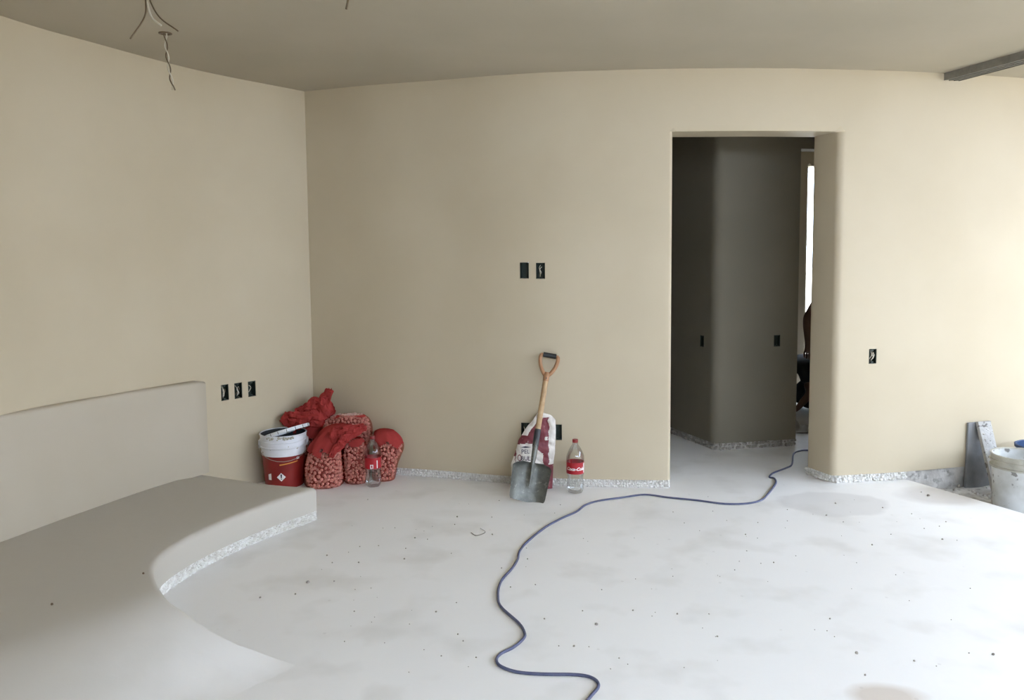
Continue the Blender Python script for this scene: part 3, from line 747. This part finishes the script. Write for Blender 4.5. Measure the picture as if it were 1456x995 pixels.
bm = bmesh.new()                                                    # dried paint on the rim
rnd = random.Random(3)
for k in range(26):
    a = -PI/2+rnd.uniform(-.5, .75); z = BH-.006-abs(rnd.gauss(0, .008)); add_pebble(bm, Vector(((rt+.003)*math.cos(a), (rt+.003)*math.sin(a), z)), rnd.uniform(.004, .010), rnd)
obj('dried_paint', bm, m_smear, t, 180)
def on_body(me, a0, z0, mat, nm, par):
    for v in me.vertices:
        z = z0+v.co.y; r = rad(z)+.0006+v.co.z; a = a0+v.co.x/rad(z); v.co = Vector((r*math.cos(a), r*math.sin(a), z))
    return link(nm, me, mat, par, None)
AV = math.atan2(-by, -bx)                                            # side facing the camera
def quad_me(pts, z=0, n=10):
    bm = bmesh.new(); 
    v = [bm.verts.new((x, y, z)) for x, y in pts]; bm.faces.new(v); bmesh.ops.subdivide_edges(bm, edges=bm.edges[:], cuts=n, use_grid_fill=True)
    me = bpy.data.meshes.new('p'); bm.to_mesh(me); bm.free(); return me
d = .027
diam = on_body(quad_me([(-d, 0), (0, -d), (d, 0), (0, d)]), AV-.16, .078, m_whiteprint, 'hazard_diamond', t)
on_body(quad_me([(-.003, -.008), (.003, -.008), (.0045, .016), (-.0045, .016)], .0006, 2), AV-.16, .080, m_blackgrip, 'exclamation_mark', diam)
on_body(quad_me([(-.003, -.017), (.003, -.017), (.003, -.012), (-.003, -.012)], .0006, 2), AV-.16, .080, m_blackgrip, 'exclamation_dot', diam)
on_body(quad_me([(0, -.004), (.115, .012), (.115, .017), (0, .004)], 0, 8), AV-.22, .155, m_orange, 'orange_stripe', t)
on_body(quad_me([(-.068, -.02), (-.045, -.02), (-.045, .022), (-.068, .014)], 0, 3), AV-.32, .078, m_whiteprint, 'small_print_panel', t)
on_body(quad_me([(0, 0), (.022, .002), (.022, .016), (0, .014)], 0, 3), AV+.60, .180, m_whiteprint, 'small_print_panel', t)
bm = bmesh.new()
hp = [Vector((-(rt+.010), 0, .268))]+[Vector(((rt+.012)*math.cos(PI+a)*1.0, (rt+.02)*math.sin(PI+a)*1.0, .268-.085*math.sin(a))) for a in [PI*k/12 for k in range(1, 12)]]+[Vector((rt+.010, 0, .268))]
RZ = Matrix.Rotation(AV+PI/2, 4, 'Z')
add_tube(bm, [RZ @ p for p in hp], .0018, 6); obj('wire_handle', bm, new_mat('dull wire', (.35, .33, .30), .4, .7), t, 180)
for sx in (-1, 1):
    bm = bmesh.new(); add_box(bm, RZ @ Vector((sx*(rt+.004), 0, .268)), (.016, .02, .05), RZ, .003); obj('handle_lug', bm, m_white, t, 40)
# lid
lid = thing('bucket_lid', 'white plastic bucket lid propped at a slant in the paint bucket', 'lid', (bx+.028, by-.005, BH+.012))
bm = bmesh.new(); add_lathe(bm, [(0, 0), (.118, 0), (.121, .006), (.136, .006), (.139, .003), (.139, -.014), (.136, -.015), (.135, 0), (.121, .001), (.118, -.004), (0, -.004)], 56)
rotl = Vector((-.28, .16, .94)).to_track_quat('Z', 'Y').to_matrix().to_4x4()
for v in bm.verts: v.co = rotl @ v.co
obj('lid_disc', bm, m_white, lid, 40)
bm = bmesh.new()
for k in range(16):
    a = 2*PI*k/16; q = rotl @ (Matrix.Rotation(a, 4, 'Z') @ Vector((.1385, 0, -.006))); add_box(bm, q, (.003, .003, .017), rotl @ Matrix.Rotation(a, 4, 'Z'))
obj('lid_slots', bm, m_dark, lid, None)['kind'] = 'stuff'

# ------------------------------------------------------------------ shovel
foot = at_z(748, 712, .004); topp = hit(back_crv, 782, 505)[2] - Vector((0, .035, 0))
topp = at_y(782, 503, topp.y)
ax = (topp-foot); SL = ax.length; ax.normalize()
sx_ = ax.cross(Vector((0, 1, 0))).normalized(); sy_ = sx_.cross(ax).normalized()
if sx_.x < 0: sx_ = -sx_; sy_ = -sy_
if sy_.y > 0: fwd = -sy_
else: fwd = sy_
SM = Matrix(((sx_.x, fwd.x, ax.x, foot.x), (sx_.y, fwd.y, ax.y, foot.y), (sx_.z, fwd.z, ax.z, foot.z), (0, 0, 0, 1)))
sh_ = thing('shovel', 'square mouth steel shovel with wooden D handle leaning on the back wall', 'shovel', foot)
ML = Matrix.Translation(-foot) @ SM
# local: x across, y towards camera, z up the shaft
bl_h = .222
bm = bmesh.new(); nu, nv = 16, 16; g = {}
for layer in (0, 1):
    for i in range(nu+1):
        for j in range(nv+1):
            u = i/nu*2-1; v = j/nv
            hw = .103+.012*v if v < .85 else .115-.10*((v-.85)/.15)**2*.55
            if v < .12: hw *= .93+.07*math.sqrt(max(0, 1-((.12-v)/.12)**2)) if abs(u) > 0 else 1
            x = u*hw; z = v*bl_h + (-.006*(1-abs(u))if v < .05 else 0)
            y = -.010-.030*(1-(u*u)**1.2)*(.25+.75*v)+.026*abs(u)**4*(1 if v > .06 else .6)
            y += .022*v*v
            y += .016*math.exp(-(u/.13)**2)*min(1, max(0, (v-.25)/.4))
            g[layer, i, j] = bm.verts.new(ML @ Vector((x, y-layer*.0025+.03, z)))
for i in range(nu):
    for j in range(nv):
        bm.faces.new((g[0, i, j], g[0, i+1, j], g[0, i+1, j+1], g[0, i, j+1])); bm.faces.new((g[1, i, j], g[1, i, j+1], g[1, i+1, j+1], g[1, i+1, j]))
for i in range(nu):
    for j in (0, nv): bm.faces.new((g[0, i, j], g[1, i, j], g[1, i+1, j], g[0, i+1, j]))
for j in range(nv):
    for i in (0, nu): bm.faces.new((g[0, i, j], g[0, i, j+1], g[1, i, j+1], g[1, i, j]))
bmesh.ops.recalc_face_normals(bm, faces=bm.faces)
obj('blade', bm, m_steel, sh_, 40)
bm = bmesh.new(); add_tube(bm, [ML @ Vector(p) for p in ((0, .043, .085), (0, .050, .18), (0, .044, .25), (0, .030, .32), (0, .014, .42))], [(.004, .003), (.012, .008), (.0175, .015), (.018, .017), (.0175, .017)], 16); obj('steel_socket', bm, m_steel, sh_, 60)
bm = bmesh.new(); add_tube(bm, [ML @ Vector(p) for p in ((0, .038, .285), (0, .030, .32), (0, .022, .37), (0, .0155, .418))], [(.012, .010), (.0186, .0176), (.0190, .0180), (.0186, .0180)], 16); obj('dark_ferrule', bm, m_socket, sh_, 60)
bm = bmesh.new(); add_tube(bm, [ML @ Vector(p) for p in ((0, .0155, .412), (0, .010, .54), (0, .006, .66), (0, .004, SL-.155))], [.0165, .0165, .016, .0165], 16); obj('shaft', bm, m_wood, sh_, 60)
bm = bmesh.new()
zT = SL-.012; zb = SL-.150
add_tube(bm, [ML @ Vector(p) for p in ((0, .004, zb-.02), (0, .004, zb+.02), (0, .004, zb+.035))], [.0175, .020, .014], 14)
for s_ in (-1, 1):
    add_tube(bm, catmull([ML @ Vector(p) for p in ((s_*.004, .004, zb+.01), (s_*.026, .004, zb+.035), (s_*.046, .004, zb+.075), (s_*.054, .004, zb+.115), (s_*.050, .004, zT), )], 6), [.0115]*25, 12)
add_tube(bm, [ML @ Vector((x, .004, zT)) for x in (-.054, -.03, 0, .03, .054)], .0095, 12)
obj('d_handle', bm, m_wood2, sh_, 60)
bm = bmesh.new(); add_tube(bm, [ML @ Vector((x, .004, zT+.001)) for x in (-.040, -.038, 0, .038, .040)], [.013, .0155, .0155, .0155, .013], 16); obj('grip', bm, m_blackgrip, sh_, 50)
bm = bmesh.new(); add_tube(bm, [ML @ Vector((0, y, zb-.004)) for y in (-.0145, .0245)], .0035, 8); obj('rivet', bm, m_socket, sh_, 40)

# ------------------------------------------------------------------ crumpled paper sack behind the shovel
wy = hit(back_crv, 755, 640)[2].y
pk = thing('paper_sack', 'crumpled maroon and white paper sack behind the shovel', 'sack', (.11, wy-.085, 0))
ol = [(.00, -.118, .128), (.08, -.122, .132), (.15, -.125, .136), (.22, -.098, .145), (.29, -.078, .150), (.36, -.036, .152), (.42, .012, .150), (.445, .030, .125), (.462, .040, .080)]
bm = bmesh.new(); nz = 84; nx = 64; G = {}
def ola(z):
    for i in range(len(ol)-1):
        if ol[i][0] <= z <= ol[i+1][0]:
            t = (z-ol[i][0])/(ol[i+1][0]-ol[i][0]); return ol[i][1]+(ol[i+1][1]-ol[i][1])*t, ol[i][2]+(ol[i+1][2]-ol[i][2])*t
    return ol[-1][1:]
for sd_ in (0, 1):
    for j in range(nz+1):
        z = j/nz*.462; a, b = ola(z)
        for i in range(nx+1):
            if sd_ and i in (0, nx): G[1, i, j] = G[0, i, j]; continue
            u = i/nx; x = a+(b-a)*u; bulge = (.042-.030*(z/.46))*(1-(2*u-1)**4)
            q = Vector((x*7, z*7, sd_*5)); cr = abs(noise.noise(q*1.5))*.030+abs(noise.noise(q*4))*.010-.012
            y = (-1 if sd_ == 0 else 1)*(bulge+cr*(.8 if sd_ == 0 else .2))+.015+z*.06
            if sd_ and y > .068: y = .068
            G[sd_, i, j] = bm.verts.new((x, y, z+.004*noise.noise(q*3)+ .004))
for sd_ in (0, 1):
    for j in range(nz):
        for i in range(nx):
            vs_ = (G[sd_, i, j], G[sd_, i+1, j], G[sd_, i+1, j+1], G[sd_, i, j+1])
            f = bm.faces.new(vs_ if sd_ == 0 else tuple(reversed(vs_))); c_ = f.calc_center_median()
            x, z = c_.x, c_.z; mi = 1
            wob = .010*noise.noise(Vector((x*30, z*30, 0))); la = ola(z)[0]
            if x > .108+wob and z > .15: mi = 0
            if -.092+wob < x < .040 and .140+wob < z < .285+wob-max(0, .02-x)*.1: mi = 0
            if .036 < x+wob < .072 and .08 < z < .245-(x-.04)*.8: mi = 0
            if z > .33 and x-la < .032+wob*.5: mi = 0
            if z > .44: mi = 0
            if .083 < x < .100 and .30 < z < .325: mi = 0
            if x < -.098+wob and z < .20: mi = 0
            f.material_index = mi
bmesh.ops.recalc_face_normals(bm, faces=bm.faces)
body = obj('sack_body', bm, [m_paper, m_maroon], pk, 50)
bpy.context.view_layer.update()
dg = bpy.context.evaluated_depsgraph_get()
from mathutils.bvhtree import BVHTree
bvh = BVHTree.FromPolygons([v.co.copy() for v in body.data.vertices], [list(p.vertices) for p in body.data.polygons])
def lay_on(me, x0, z0, nm, mat, rot=0):
    c, s = math.cos(rot), math.sin(rot)
    for v in me.vertices:
        x = x0+v.co.x*c-v.co.y*s; z = z0+v.co.x*s+v.co.y*c; h_ = bvh.ray_cast(Vector((x, -1, z)), Vector((0, 1, 0)))
        y = h_[0].y if h_[0] else -.03
        v.co = Vector((x, y-.0008-v.co.z, z))
    return link(nm, me, mat, body, None)
lay_on(text_mesh('PEL', .034, 0, .0003, .0004), -.036, .232, 'lettering', m_printdark, .02)
lay_on(text_mesh('BUL', .034, 0, .0003, .0004), -.034, .192, 'lettering', m_printdark, -.03)
lay_on(quad_me([(-.035, 0), (-.005, -.006), (.030, 0), (-.005, .006)], 0, 4), -.030, .260, 'printed_mark', m_printdark)
bm = bmesh.new(); ring = [[bm.verts.new((rr_*.012*math.sin(a), rr_*.020*math.cos(a), 0)) for a in [2*PI*k/16 for k in range(16)]] for rr_ in (1, .72)]
for k in range(16): bm.faces.new((ring[0][k], ring[0][(k+1) % 16], ring[1][(k+1) % 16], ring[1][k]))
me = bpy.data.meshes.new('m'); bm.to_mesh(me); bm.free(); lay_on(me, -.072, .195, 'printed_ring', m_maroon)

# ------------------------------------------------------------------ terrace corner: white bucket, leaning plank, blue tub
pc = at_z(1454, 700, -.07); bc = Vector((2.965, 4.545, -.095))
t = thing('mortar_bucket', 'dirty white plastic bucket smeared with mortar at the right edge', 'bucket', bc)
hB = .345; r0, r1 = .140, .160
bm = bmesh.new(); add_lathe(bm, [(0, 0), (r0-.005, 0), (r0, .006), (r0+(r1-r0)*.75, hB*.76), (r0+(r1-r0)*.78, hB*.77), (r1-.006, hB*.775)], 48); obj('bucket_body', bm, m_cloud, t, 40)
bm = bmesh.new(); add_lathe(bm, [(r1-.006, hB*.77), (r1+.004, hB*.775), (r1+.006, hB*.80), (r1-.002, hB*.81), (r1-.001, hB*.87), (r1+.007, hB*.88), (r1+.007, hB*.905), (r1, hB*.915), (r1+.001, hB*.97), (r1+.005, hB*.98), (r1+.004, hB), (r1-.004, hB), (r1-.006, hB*.98)], 48)
for v in bm.verts: v.co += v.co.normalized()*noise.noise(v.co*40)*.0025
obj('bucket_collar', bm, m_smear, t, 60)
bm = bmesh.new(); add_lathe(bm, [(r1-.005, hB*.985), (r1-.012, hB*.6), (r0-.006, .08), (0, .07)], 48); obj('bucket_inside', bm, m_cloud, t, 60)
# plank
ptop = hit(back_crv, 1393, 598)[2]; pt_ = Vector((ptop.x, ptop.y-.036, ptop.z)); pb_ = at_y(1424, 712, 4.80)
pax = (pt_-pb_); pl_ = pax.length; pax.normalize()
px_ = Vector((1, .18, 0)); px_ = (px_-pax*px_.dot(pax)).normalized(); py_ = pax.cross(px_).normalized()
if py_.y > 0: py_ = -py_
PM = Matrix(((px_.x, py_.x, pax.x, 0), (px_.y, py_.y, pax.y, 0), (px_.z, py_.z, pax.z, 0), (0, 0, 0, 1)))
t = thing('plank', 'short mortar spattered plank leaning on the wall behind the mortar bucket', 'plank', pb_)
bm = bmesh.new(); add_box(bm, PM @ Vector((0, .0, pl_/2)), (.092, .026, pl_), PM, .002); obj('plank_body', bm, m_plank, t, 40)
bm = bmesh.new(); rnd = random.Random(5)
for k in range(40):
    q = PM @ Vector((rnd.uniform(-.042, .042), .0135, rnd.uniform(.05, pl_-.01))); add_pebble(bm, q, rnd.uniform(.002, .006), rnd)
obj('mortar_crumbs', bm, m_rubble, t, 180)['kind'] = 'stuff'
# darker board flat on the wall, added to stand for the plank's shade
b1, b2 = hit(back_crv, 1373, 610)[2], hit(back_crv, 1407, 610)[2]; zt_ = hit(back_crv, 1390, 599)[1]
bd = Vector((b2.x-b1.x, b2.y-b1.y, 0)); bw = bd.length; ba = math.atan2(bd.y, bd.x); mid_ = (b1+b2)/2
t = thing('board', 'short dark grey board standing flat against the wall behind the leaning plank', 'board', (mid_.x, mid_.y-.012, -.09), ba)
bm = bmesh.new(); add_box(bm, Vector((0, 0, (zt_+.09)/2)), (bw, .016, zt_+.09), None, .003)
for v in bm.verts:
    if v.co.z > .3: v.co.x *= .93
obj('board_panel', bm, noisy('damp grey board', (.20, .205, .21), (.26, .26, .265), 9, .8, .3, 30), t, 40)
# blue tub half out of frame
bp = Vector((3.28, 4.80, -.10))
t = thing('blue_tub', 'dark blue plastic tub behind the mortar bucket, cut by the right edge', 'tub', bp)
bm = bmesh.new(); add_lathe(bm, [(0, 0), (.13, 0), (.135, .005), (.165, .33), (.160, .33), (.13, .01), (0, .01)], 40); obj('tub_body', bm, m_bluep, t, 40)
bm = bmesh.new(); add_lathe(bm, [(.164, .315), (.172, .316), (.174, .332), (.166, .335), (.163, .33)], 40); obj('tub_rim', bm, m_bluep, t, 40)
# rubble crumbs on the mortar strip
bm = bmesh.new(); rnd = random.Random(9)
for k in range(420):
    p = TA+TD*rnd.uniform(-.1, 1.4)+TN*rnd.uniform(.02, .8)
    if (Vector((p.x, p.y))-Vector((bc.x, bc.y))).length < .17: continue
    add_pebble(bm, Vector((p.x, p.y, -.080+rnd.uniform(-.005, .006))), rnd.uniform(.003, .012), rnd)
tag(obj('rubble_crumbs', bm, m_rubble, smooth=180), 'loose mortar crumbs strewn over the rough strip outside the slab edge', 'rubble', kind='stuff')
# crumbs on the floor
bm = bmesh.new()
for (px, py, r) in [(848, 888, .007), (816, 919, .005), (1218, 929, .007), (1188, 716, .006), (1175, 733, .006), (774, 880, .004), (900, 868, .004), (963, 873, .004), (726, 835, .004), (750, 795, .004), (590, 765, .005), (575, 795, .005), (438, 828, .007), (420, 845, .005), (510, 800, .005), (1230, 960, .004), (1300, 940, .005), (1412, 931, .006), (1100, 800, .004), (1060, 760, .004), (1320, 705, .009), (1310, 700, .006), (1345, 742, .004), (620, 870, .004), (651, 902, .004), (650, 735, .005), (700, 760, .004), (1180, 880, .004), (1340, 767, .005), (1240, 775, .005), (465, 790, .005), (370, 850, .006), (1255, 722, .005), (1020, 905, .004)]:
    q = at_z(px, py, 0); add_pebble(bm, Vector((q.x, q.y, r*.4)), r, rnd)
for k in range(150):
    q = at_z(rnd.uniform(420, 1400), 690+300*rnd.random()**1.6, 0)
    if abs(q.x) < 2.4 and q.y < 4.6 and q.y > 2.6 and q.x > -.9 and q.x+ (q.y-4.2)*.45 < 2.7: add_pebble(bm, Vector((q.x, q.y, .001)), rnd.uniform(.0015, .0035), rnd)
tag(obj('floor_crumbs', bm, noisy('plaster crumb', (.42, .39, .34), (.25, .22, .19), 20, .9, .2), smooth=180), 'tiny plaster crumbs scattered over the pale floor', 'debris', kind='stuff')
bm = bmesh.new(); q = at_z(74, 860, PH); 
add_pebble(bm, Vector((q.x, q.y, PH+.003)), .006, rnd); q = at_z(204, 816, PH); add_pebble(bm, Vector((q.x, q.y, PH+.003)), .006, rnd)
tag(obj('platform_crumbs', bm, noisy('brown crumb', (.12, .08, .05), (.2, .15, .1), 20, .9, .2), smooth=180), 'small dark crumbs lying on the near part of the plaster platform', 'debris', kind='stuff')
# bent wire clip on the floor
bm = bmesh.new(); cl = [at_z(a, b, .003) for a, b in ((670, 757), (676, 761), (683, 760), (690, 756), (683, 751))]
add_tube(bm, catmull(cl, 5), .0016, 6); tag(obj('wire_clip', bm, new_mat('grey wire', (.3, .28, .25), .5, .4), smooth=180), 'short bent bit of grey wire on the floor left of the cord', 'wire')

# ------------------------------------------------------------------ people beyond the doorway
def skin_obj(name, nodes, edges, mat, parent, sub=2, root=0):
    me = bpy.data.meshes.new(name); me.from_pydata([Vector(n[:3]) for n in nodes], edges, [])
    o = bpy.data.objects.new(name, me); C.objects.link(o)
    md = o.modifiers.new('s', 'SKIN'); md.use_smooth_shade = True
    for i, n in enumerate(nodes):
        r = n[3]; r = r if isinstance(r, tuple) else (r, r)
        me.skin_vertices[0].data[i].radius = r; me.skin_vertices[0].data[i].use_root = (i == root)
    if sub: sb = o.modifiers.new('b', 'SUBSURF'); sb.levels = sub; sb.render_levels = sub
    bpy.context.view_layer.update()
    m2 = bpy.data.meshes.new_from_object(o.evaluated_get(bpy.context.evaluated_depsgraph_get()))
    bpy.data.objects.remove(o); bpy.data.meshes.remove(me)
    return link(name, m2, mat, parent, 180)
def hand_nodes(nodes, edges, wi, w, d, side, s=1.0, curl=.9):
    """five fingers rooted in the palm; d points down the hand, side = thumb direction"""
    d = Vector(d).normalized(); side = Vector(side); side = (side-d*side.dot(d)).normalized(); n = d.cross(side)
    w = Vector(w); palm = w+d*.05*s
    nodes.append((*palm, (.034*s, .018*s))); pi = len(nodes)-1; edges.append((wi, pi))
    for k, ln in enumerate((.070, .078, .072, .058)):
        off = (.027-.018*k)*s; root = palm+d*.035*s+side*off; last = pi; dirn = d.copy(); p = root
        nodes.append((*p, .0095*s)); edges.append((last, len(nodes)-1)); last = len(nodes)-1
        for q in range(3):
            dirn = (Matrix.Rotation(curl*.42, 3, side) @ dirn); p = p+dirn*ln*s*(.42, .32, .26)[q]
            nodes.append((*p, (.0090, .0085, .0072)[q]*s)); edges.append((last, len(nodes)-1)); last = len(nodes)-1
    p = w+d*.025*s+side*.026*s; nodes.append((*p, .0125*s)); edges.append((pi, len(nodes)-1)); last = len(nodes)-1
    for q, (a, b) in enumerate(((.55, .8), (.28, .95))):
        p = p+(side*a+d*b).normalized()*.032*s; nodes.append((*p, (.0105, .0085)[q]*s)); edges.append((last, len(nodes)-1)); last = len(nodes)-1
def make_head(parent, c, face, up, s=1.0, hair=True):
    face = Vector(face).normalized(); up = Vector(up); up = (up-face*up.dot(face)).normalized(); rt_ = face.cross(up)
    HM = Matrix(((rt_.x, face.x, up.x, c[0]), (rt_.y, face.y, up.y, c[1]), (rt_.z, face.z, up.z, c[2]), (0, 0, 0, 1)))
    bm = bmesh.new(); bmesh.ops.create_uvsphere(bm, u_segments=32, v_segments=24, radius=1)
    for v in bm.verts:
        x, y, z = v.co
        X, Y, Z = x*.076, y*.095, z*.118
        if z < 0: X *= 1-.28*(-z)**1.5; Y *= 1-.10*(-z)
        if y > .5:
            nz_ = math.exp(-((z+.12)/.20)**2-(x/.16)**2); Y += .022*nz_                                   # nose
            Y -= .008*(math.exp(-((z-.12)/.12)**2)*(math.exp(-((abs(x)-.38)/.16)**2)))                      # eye sockets
            Y += .004*math.exp(-((z+.45)/.07)**2-(x/.3)**2); Y += .007*math.exp(-((z+.78)/.15)**2-(x/.3)**2)  # lips and chin
        v.co = HM @ (Vector((X, Y, Z))*s)
    for sx in (-1, 1):
        e = bmesh.ops.create_uvsphere(bm, u_segments=10, v_segments=8, radius=1)
        for v in e['verts']: v.co = HM @ (Vector((v.co.x*.009+sx*.078, v.co.y*.018-.008, v.co.z*.030+.0))*s)
    h = obj('head', bm, m_skin, parent, 180)
    for sx in (-1, 1):
        bm = bmesh.new(); e = bmesh.ops.create_uvsphere(bm, u_segments=12, v_segments=8, radius=.0115*s)
        for v in e['verts']: v.co = HM @ (v.co+Vector((sx*.030, .079, .014))*s)
        obj('eye', bm, m_eye, h, 180)
    bm = bmesh.new(); bmesh.ops.create_uvsphere(bm, u_segments=32, v_segments=24, radius=1)
    dl = [v for v in bm.verts if v.co.z < -.25 or (v.co.y > .45 and v.co.z < .45) or (v.co.y > -.05 and v.co.z < .1)]
    bmesh.ops.delete(bm, geom=dl, context='VERTS')
    for v in bm.verts:
        f = 1+.04*noise.noise(v.co*9); v.co = HM @ (Vector((v.co.x*.084*f, v.co.y*.102*f-.003, v.co.z*.127*f))*s)
    obj('hair', bm, m_hair, h, 180)
# standing person: one arm shows past the jamb
YP = 6.42
el = at_y(1147.5, 452, YP); wr_ = at_y(1148.5, 486, YP-.03); up_ = at_y(1160, 405, YP)
ox = el.x+.10
t = thing('person', 'standing person in dark clothes, bare arm hanging down past the doorway edge', 'person', (ox+.27, YP+.1, 0))
B = Vector(t.location)
nd = []; ed = []
def P_(x, y, z): return Vector((x, y, z))-B
pel = P_(ox+.20, YP+.14, .84); che = P_(ox+.27, YP+.13, 1.22); nek = P_(ox+.33, YP+.12, 1.39)
shn = P_(ox+.135, YP+.03, 1.27); shf = P_(ox+.30, YP+.30, 1.27)
nd = [(*pel, (.15, .12)), (*pel.lerp(che, .5), (.15, .115)), (*che, (.165, .12)), (*nek, .055), (*(shn.lerp(che, .25)), .075), (*(shn.lerp(el-B, .42)), .060), (*shf, .075), (*(shf+Vector((.02, .03, -.15))), .058)]
ed = [(0, 1), (1, 2), (2, 3), (2, 4), (4, 5), (2, 6), (6, 7)]
skin_obj('shirt', nd, ed, m_shirt, t)
elb = el-B; wrb = wr_-B
n1_ = [(*shn.lerp(elb, .25), .043), (*shn.lerp(elb, .65), .041), (*elb, .036), (*elb.lerp(wrb, .3), .037), (*wrb, .025)]
e1_ = [(0, 1), (1, 2), (2, 3), (3, 4)]
hand_nodes(n1_, e1_, 4, wrb, (.02, -.05, -1), (.9, -.3, 0), 1.0)
skin_obj('arm', n1_, e1_, m_skin, t)
e2 = shf+Vector((.04, .05, -.29)); w2 = e2+Vector((.12, .0, -.22))
n2_ = [(*shf.lerp(e2, .3), .043), (*e2, .037), (*e2.lerp(w2, .4), .036), (*w2, .025)]; e2_ = [(0, 1), (1, 2), (2, 3)]
hand_nodes(n2_, e2_, 3, w2, (.2, 0, -1), (.9, -.3, 0), 1.0); skin_obj('arm', n2_, e2_, m_skin, t)
hl, hr = pel+Vector((0, -.085, -.04)), pel+Vector((0, .085, -.04))
k1, k2 = P_(ox+.26, YP+.05, .47), P_(ox+.30, YP+.24, .47); a1, a2 = P_(ox+.22, YP+.05, .09), P_(ox+.28, YP+.26, .09)
skin_obj('trousers', [(*pel, (.145, .115)), (*hl, .095), (*k1, .062), (*a1, .052), (*hr, .095), (*k2, .062), (*a2, .052)], [(0, 1), (1, 2), (2, 3), (0, 4), (4, 5), (5, 6)], m_trouser, t)
for a_ in (a1, a2):
    skin_obj('shoe', [(*(a_+Vector((-.03, 0, .0))), .045), (*(a_+Vector((-.03, 0, -.045))), (.042, .042)), (*(a_+Vector((.08, 0, -.05))), (.042, .036)), (*(a_+Vector((.16, 0, -.055))), (.038, .030))], [(0, 1), (1, 2), (2, 3)], m_shoe, t)
skin_obj('neck', [(*P_(ox+.325, YP+.125, 1.35), .052), (*P_(ox+.37, YP+.12, 1.47), .050)], [(0, 1)], m_skin, t)
make_head(t, P_(ox+.405, YP+.12, 1.545), (.85, 0, -.35), (.35, 0, .85))
# kneeling person bent over the floor
yk = 7.12; cxk = at_y(1121, 530, yk).x
t = thing('person', 'person in black clothes kneeling and bending low over the floor behind the standing one', 'person', (cxk+.35, yk, 0))
B = Vector(t.location)
pel = P_(cxk+.40, yk+.02, .36); mid = P_(cxk+.28, yk, .43); che = P_(cxk+.12, yk-.02, .42); nek = P_(cxk-.01, yk-.03, .40)
s1 = P_(cxk+.07, yk-.20, .40); s2 = P_(cxk+.07, yk+.17, .40); e1 = P_(cxk+.10, yk-.27, .20); e2 = P_(cxk+.02, yk+.24, .19)
skin_obj('shirt', [(*pel, (.14, .13)), (*mid, (.14, .12)), (*che, (.15, .115)), (*nek, .06), (*s1, .068), (*s1.lerp(e1, .6), .055), (*s2, .068), (*s2.lerp(e2, .6), .055)], [(0, 1), (1, 2), (2, 3), (2, 4), (4, 5), (2, 6), (6, 7)], m_shirt, t)
for s_, e_, dy in ((s1, e1, -.02), (s2, e2, .02)):
    w_ = e_+Vector((-.12, dy, -.13)); nn_ = [(*s_.lerp(e_, .5), .042), (*e_, .037), (*e_.lerp(w_, .4), .035), (*w_, .024)]; ee_ = [(0, 1), (1, 2), (2, 3)]
    hand_nodes(nn_, ee_, 3, w_, (-.9, 0, -.22), (0, 1 if dy < 0 else -1, .1), 1.0, .3); skin_obj('arm', nn_, ee_, m_skin, t)
kk1, kk2 = P_(cxk+.08, yk-.13, .085), P_(cxk+.08, yk+.15, .085)
f1, f2 = P_(cxk+.50, yk-.12, .07), P_(cxk+.50, yk+.14, .07)
skin_obj('trousers', [(*pel, (.15, .13)), (*(pel+Vector((-.03, -.10, -.06))), .10), (*kk1, .072), (*f1, .050), (*(pel+Vector((-.03, .10, -.06))), .10), (*kk2, .072), (*f2, .050)], [(0, 1), (1, 2), (2, 3), (0, 4), (4, 5), (5, 6)], m_trouser, t)
for f_ in (f1, f2): skin_obj('shoe', [(*f_, .045), (*(f_+Vector((.09, 0, -.005))), .042), (*(f_+Vector((.16, 0, -.02))), .035)], [(0, 1), (1, 2)], m_shoe, t)
skin_obj('neck', [(*P_(cxk+.03, yk-.03, .42), .052), (*P_(cxk-.06, yk-.03, .44), .048)], [(0, 1)], m_skin, t)
make_head(t, P_(cxk-.12, yk-.03, .45), (-.75, 0, -.6), (-.5, 0, .85))
# crumpled white sheet and scraps at their feet
q = at_z(1140, 612, 0); bm = bmesh.new(); n_ = 22; g = {}
for i in range(n_+1):
    for j in range(n_+1):
        u, v = i/n_-.5, j/n_-.5; p = Vector((u*.30, v*.26, 0)); z = .012+abs(noise.noise(p*11+Vector((3, 1, 0))))*.17*max(0, 1-4*(u*u+v*v))
        g[i, j] = bm.verts.new((p.x, p.y, z))
for i in range(n_):
    for j in range(n_): bm.faces.new((g[i, j], g[i+1, j], g[i+1, j+1], g[i, j+1]))
o = obj('plastic_sheet', bm, m_sheet, None, 60); o.location = (q.x, q.y+.02, 0); md = o.modifiers.new('s', 'SOLIDIFY'); md.thickness = .003
tag(o, 'crumpled whitish sheet on the floor beyond the doorway by the kneeling person', 'sheet')
